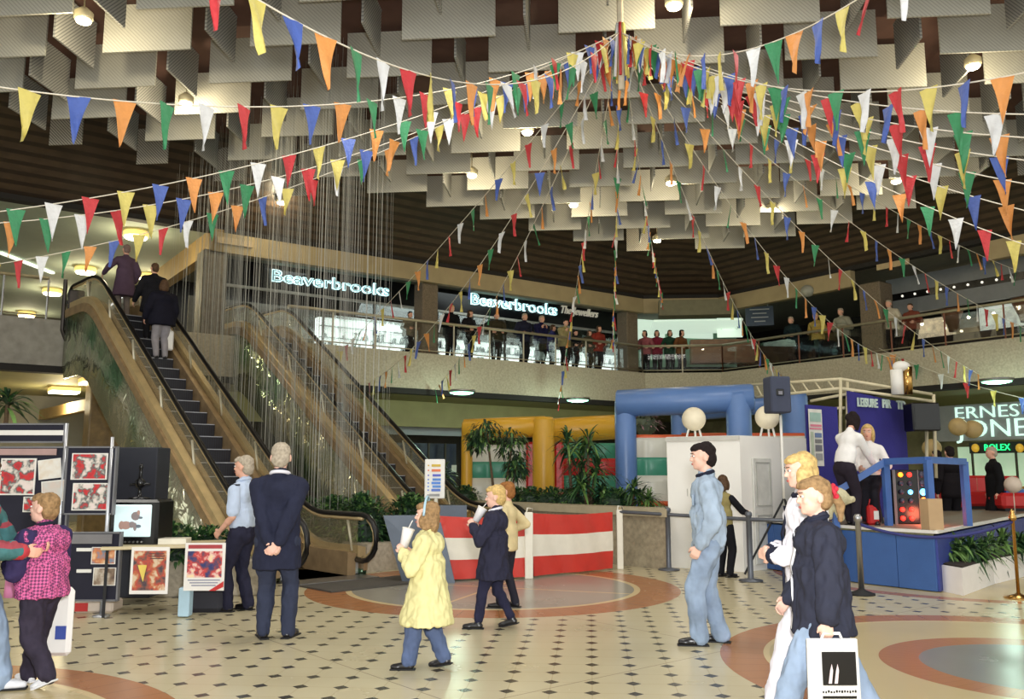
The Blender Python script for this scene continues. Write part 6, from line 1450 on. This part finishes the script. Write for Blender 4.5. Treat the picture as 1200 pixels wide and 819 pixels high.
# ---- escalator riders
def on1(b, a): return E(a, b, max(0, min(5, (math.floor((b-12.6)/.36)+1)*.36*TAN)))
yv = math.atan2(-EW.x, EW.y)
pz = on1(20.1, 6.75)
person('person in a long plum-grey coat at the very top of the escalator', pz, yv, 1.66, 1.05, top=dict(m=fabric('plum_coat', (84,66,84), var=.1), hem=.23, flare=.25, name='coat', bulk=1.15), legs=dict(m=fabric('grey_trousers', (120,110,104))), shoes=dict(m=blks), hair=dict(m=fabric('ash_hair', (130,110,104), var=.3, vs=40)), pose=dict(handL=(-.25,.1,.58), handR=(.15,.05,.5)), lod=1)
pz = on1(18.85, 6.95)
person('person in black on the escalator, half hidden by the one with the bag', pz, yv, 1.70, 1.15, top=dict(m=blk, hem=.16, flare=.2, name='coat', bulk=1.2), legs=dict(m=blk), shoes=dict(m=blks), hair=dict(m=hb), pose=dict(handL=(-.2,.1,.5)), lod=1)
pz = on1(18.0, 6.85)
_, hc, inf = person('person in a bulky black jacket and grey trousers on the escalator, carrying a white bag', pz, yv, 1.66, 1.15, top=dict(m=fabric('black_jacket', (20,20,34)), hem=.10, flare=.15, name='jacket', bulk=1.35), legs=dict(m=fabric('grey_slacks', (148,144,150)), fit=1.0), shoes=dict(m=blks), hair=dict(m=hb, style='bob'), pose=dict(handL=(-.2,.05,.5), handR=(.13,.02,.47)), lod=1)
h_ = hc['R']; t = thing('carrier_bag', 'long white bag hanging from the hand of the escalator rider in black', 'bag', h_-V((0,0,.5))); mb = MB(); mb.box(h_-V((0,0,.30)), (.2,.08,.42), yv, bev=.03); mb.build('bag_body', mat('carrier_white', ()), t); mb = MB(); mb.tube([h_-V((.04,0,.1)), h_, h_-V((-.04,0,.1))], .01, 6); mb.build('handle', mat('carrier_white', ()), t, True)
# ---- stage people
p = atY(997,560,12.6); Y = 12.6
person('person with dark curly hair in a white shirt, bending over on the stage', V((p.x,Y,HS)), math.radians(-60), 1.62, 1.02, top=dict(m=fabric('white_shirt', (232,230,228), var=.04), hem=-.01, name='shirt', sleeve='long', fold=.008), legs=dict(m=fabric('dark_slacks', (40,34,44)), fit=1.0), shoes=dict(m=blks), hair=dict(m=hdark, style='curly'), pose=dict(lean=.32, hipy=-.08, handR=(.08,.24,.50), handL=(-.10,.22,.50), footL=(-.05,.02,0), footR=(.06,-.04,0), head=(0,.3,0), headfwd=.03), lod=1)
p = atY(1020,560,12.9)
person('person with long fair hair in a white blouse seated on a stool on the stage', V((p.x,12.9,HS)), math.radians(150), 1.60, .95, top=dict(m=fabric('white_blouse', (234,230,226), var=.04), hem=-.01, name='blouse', fold=.008), legs=dict(m=fabric('black_skirt', (30,28,36))), shoes=dict(m=blks), hair=dict(m=hbl, style='long'), pose=dict(drop=.10, handR=(.07,.16,.50), handL=(-.10,.12,.50), footL=(-.06,.16,.0), footR=(.04,.18,0), kneeL=(0,1,.6), kneeR=(0,1,.6), head=(0,.1,0)), lod=1)
mb = MB(); t = thing('bar_stool', 'black stool under the seated person on the stage', 'stool', V((p.x,13.05,HS))); mb.lathe((p.x,13.02,HS), [(.18,.62),(.19,.65),(.17,.68)], 14); mb.build('seat', black, t, True)
for a in range(4):
    mb = MB(); mb.cyl((p.x+.2*math.cos(a*1.57+.8),13.02+.2*math.sin(a*1.57+.8),HS), (p.x+.1*math.cos(a*1.57+.8),13.02+.1*math.sin(a*1.57+.8),HS+.63), .014, n=6); mb.build('leg', black, t)
# cream soft toy held behind the blonde heads
q = atY(980,583,11.4); t = thing('soft_toy', 'cream furry soft toy with dangling paws at the left edge of the stage', 'toy', V((q.x,11.4,q.z-.25)))
fur = fabric('cream_fur', (206,198,164), bump=.8, bs=60)
mb = MB(); mb.ball(q, (.17,.12,.13), 14); mb.cone(q, .09, q+V((-.2,0,.1)), .07, 10); mb.cone(q+V((.05,0,-.05)), .06, q+V((.2,-.02,-.02)), .045, 8); mb.cone(q+V((0,0,-.1)), .06, q+V((.05,0,-.26)), .045, 8); mb.cone(q+V((-.1,0,-.1)), .06, q+V((-.1,0,-.24)), .045, 8)
o = mb.build('toy_body', fur, t, True); bake(o, .02, 2, disp=(.01,30,1))
# ---- balcony onlookers
def onB(px, b=None): 
    P = atB(px, 400, (b or BF_+.45)); return V((P.x, P.y, ZF))
def onA(px, a=None):
    P = atA(px, 400, (a or AF+.5)); return V((P.x, P.y, ZF))
CL = {}
def cl(n, c):
    return fabric('far_'+n, c, bump=0)
fa = math.atan2(-(-W).x, (-W).y)   # facing the hall from facade A
fb_ = math.atan2(-(-U).x, (-U).y)
low = dict(handL=(-.12,.14,.6), handR=(.12,.14,.6), lean=.12)
back = [(478,1.35,'grey child-size jacket',(120,112,96),hdark,'small person in grey alone by the rail, left of the balcony column',.1),
 (527,1.66,'black',(16,16,20),hbl,'person with blond hair in black, first right of the balcony column',0),
 (548,1.62,'black2',(26,24,28),hb,'person in black and white leaning on the rail, second right of the balcony column',.1),
 (581,1.66,'olive',(56,50,34),hdark,'person in dark olive standing alone between the two groups at the rail',-.1),
 (613,1.7,'navy',(32,34,54),hg,'person with grey hair in navy, left of the pair under the glowing sign end',0),
 (633,1.7,'navyb',(24,24,60),hg,'person with grey hair and arms raised, under the end of the second glowing sign',0),
 (645,1.62,'blue',(44,44,100),hb,'person in blue behind the grey-haired one with arms raised',.4),
 (661,1.68,'khaki',(150,138,98),hdark,'person in a pale khaki top with arms folded, below the script sign',0),
 (673,1.35,'black3',(20,22,30),hdark,'shorter person in black beside the khaki top',0),
 (689,1.4,'grn',(70,66,50),hb,'shorter person in dull green left of the red coat',0),
 (700,1.6,'redcoat',(140,52,40),hb,'person in a rust-red coat by the column right of the script sign',0)]
for px, h_, nm, c, hm, lab, da in back:
    person(lab, onB(px, BF_+.5+abs(da)*2), fa+da*3, h_, 1.22, top=dict(m=cl(nm,c), hem=.08, bulk=1.2, name='coat'), legs=dict(m=cl('dk',(24,22,26))), shoes=dict(m=blks), hair=dict(m=hm, style='bob' if px in (689,700,548) else 'short'), pose=dict(low, handL=(-.06,.12,.74) if px in (633,661) else (-.12,.14,.6), handR=(.06,.12,.74) if px in (633,661) else (.12,.14,.6)), lod=2)
corner = [(757,'pinkish',(150,84,90),hdark,'person in dusty pink at the left of the corner crowd'),(770,'maroon',(120,34,54),hdark,'person in maroon in the corner crowd'),(784,'green',(30,60,44),hb,'person in dark green in the corner crowd'),(797,'brown',(110,70,40),hdark,'person in brown at the right of the corner crowd')]
for px, nm, c, hm, lab in corner:
    q = c0.lerp(c1, .2+.2*corner.index((px,nm,c,hm,lab))) ; q = V((q.x,q.y,ZF))+V(((U+W).normalized()).to_tuple())*.5
    q = atY(px, 400, q.y); q.z = ZF
    person(lab, q, math.pi-.6+corner.index((px,nm,c,hm,lab))*.4, 1.62, 1.15, top=dict(m=cl(nm,c), hem=.06, bulk=1.1), legs=dict(m=cl('dk',(24,22,26))), shoes=dict(m=blks), hair=dict(m=hm, style='bob'), pose=low, lod=2)
right = [(930,'teal',(24,40,44),hg,'person in dark clothes with pale face at the right balcony rail, nearest the corner'),(959,'mustard',(170,146,78),hbl,'person in pale yellow leaning on the right balcony rail'),(989,'greyshirt',(150,148,132),hg,'person with white hair in a grey-green shirt at the right balcony rail'),
 (1027,'cream',(206,190,160),hdark,'person in cream and black in front of the right balcony column'),(1046,'white',(190,180,160),hg,'person leaning over with pale hair, just right of the right balcony column'),(1071,'brownish',(120,64,50),hb,'shorter person in brown behind the rail under the cone planters')]
for px, nm, c, hm, lab in right:
    person(lab, onA(px), fb_, 1.45 if px == 1071 else 1.66, 1.2, top=dict(m=cl(nm,c), hem=.05, bulk=1.15), legs=dict(m=cl('dk',(24,22,26))), shoes=dict(m=blks), hair=dict(m=hm), pose=low, lod=2)
# ---- people behind the stage
for px, Y, h_, nm, c, hm, lab, yw_, z in ((1165,17.2,1.66,'black4',(18,18,20),hg,'older person with grey hair in black, in front of the jeweller counter',1.4,0.35),(1115,17.0,1.66,'black5',(24,20,24),hdark,'person in black and red with back turned, behind the stage box',0,.35),(1100,17.6,1.6,'dark6',(30,24,24),hdark,'person in dark clothes behind the disco light box',.3,.35)):
    p = atY(px, 560, Y); person(lab, V((p.x,Y,z)), yw_, h_, 1.1, top=dict(m=cl(nm,c), hem=.1, bulk=1.15, name='coat'), legs=dict(m=cl('dk',(24,22,26))), shoes=dict(m=blks), hair=dict(m=hm, style='short'), lod=1 if px == 1165 else 2)
# ================= LIGHT =================
w = bpy.data.worlds.new('world'); sc.world = w; w.use_nodes = True
bg = w.node_tree.nodes['Background']; bg.inputs[0].default_value = (.80,.81,.76,1); bg.inputs[1].default_value = 1.5
# camera flash of the photographer
f = bpy.data.lights.new('camera_flash','AREA'); f.energy = 380; f.size = .25; f.color = (.97,.98,1)
fo = bpy.data.objects.new('camera_flash', f); COL.objects.link(fo); fo.location = (.15,.1,1.95); fo.rotation_euler = (math.radians(93),0,0)
# unseen fill lights added overhead, out of view, with no fittings modelled
for x, y, e in ((-1,9,190),(6,10,190),(-8,9,150)):
    area((x,y,8.3), 2.2, e, (1,.96,.88))
sc.view_settings.view_transform = 'Standard'; sc.view_settings.look = 'None'; sc.view_settings.gamma = 1; sc.view_settings.exposure = 0.2; sc.view_settings.use_curve_mapping = False
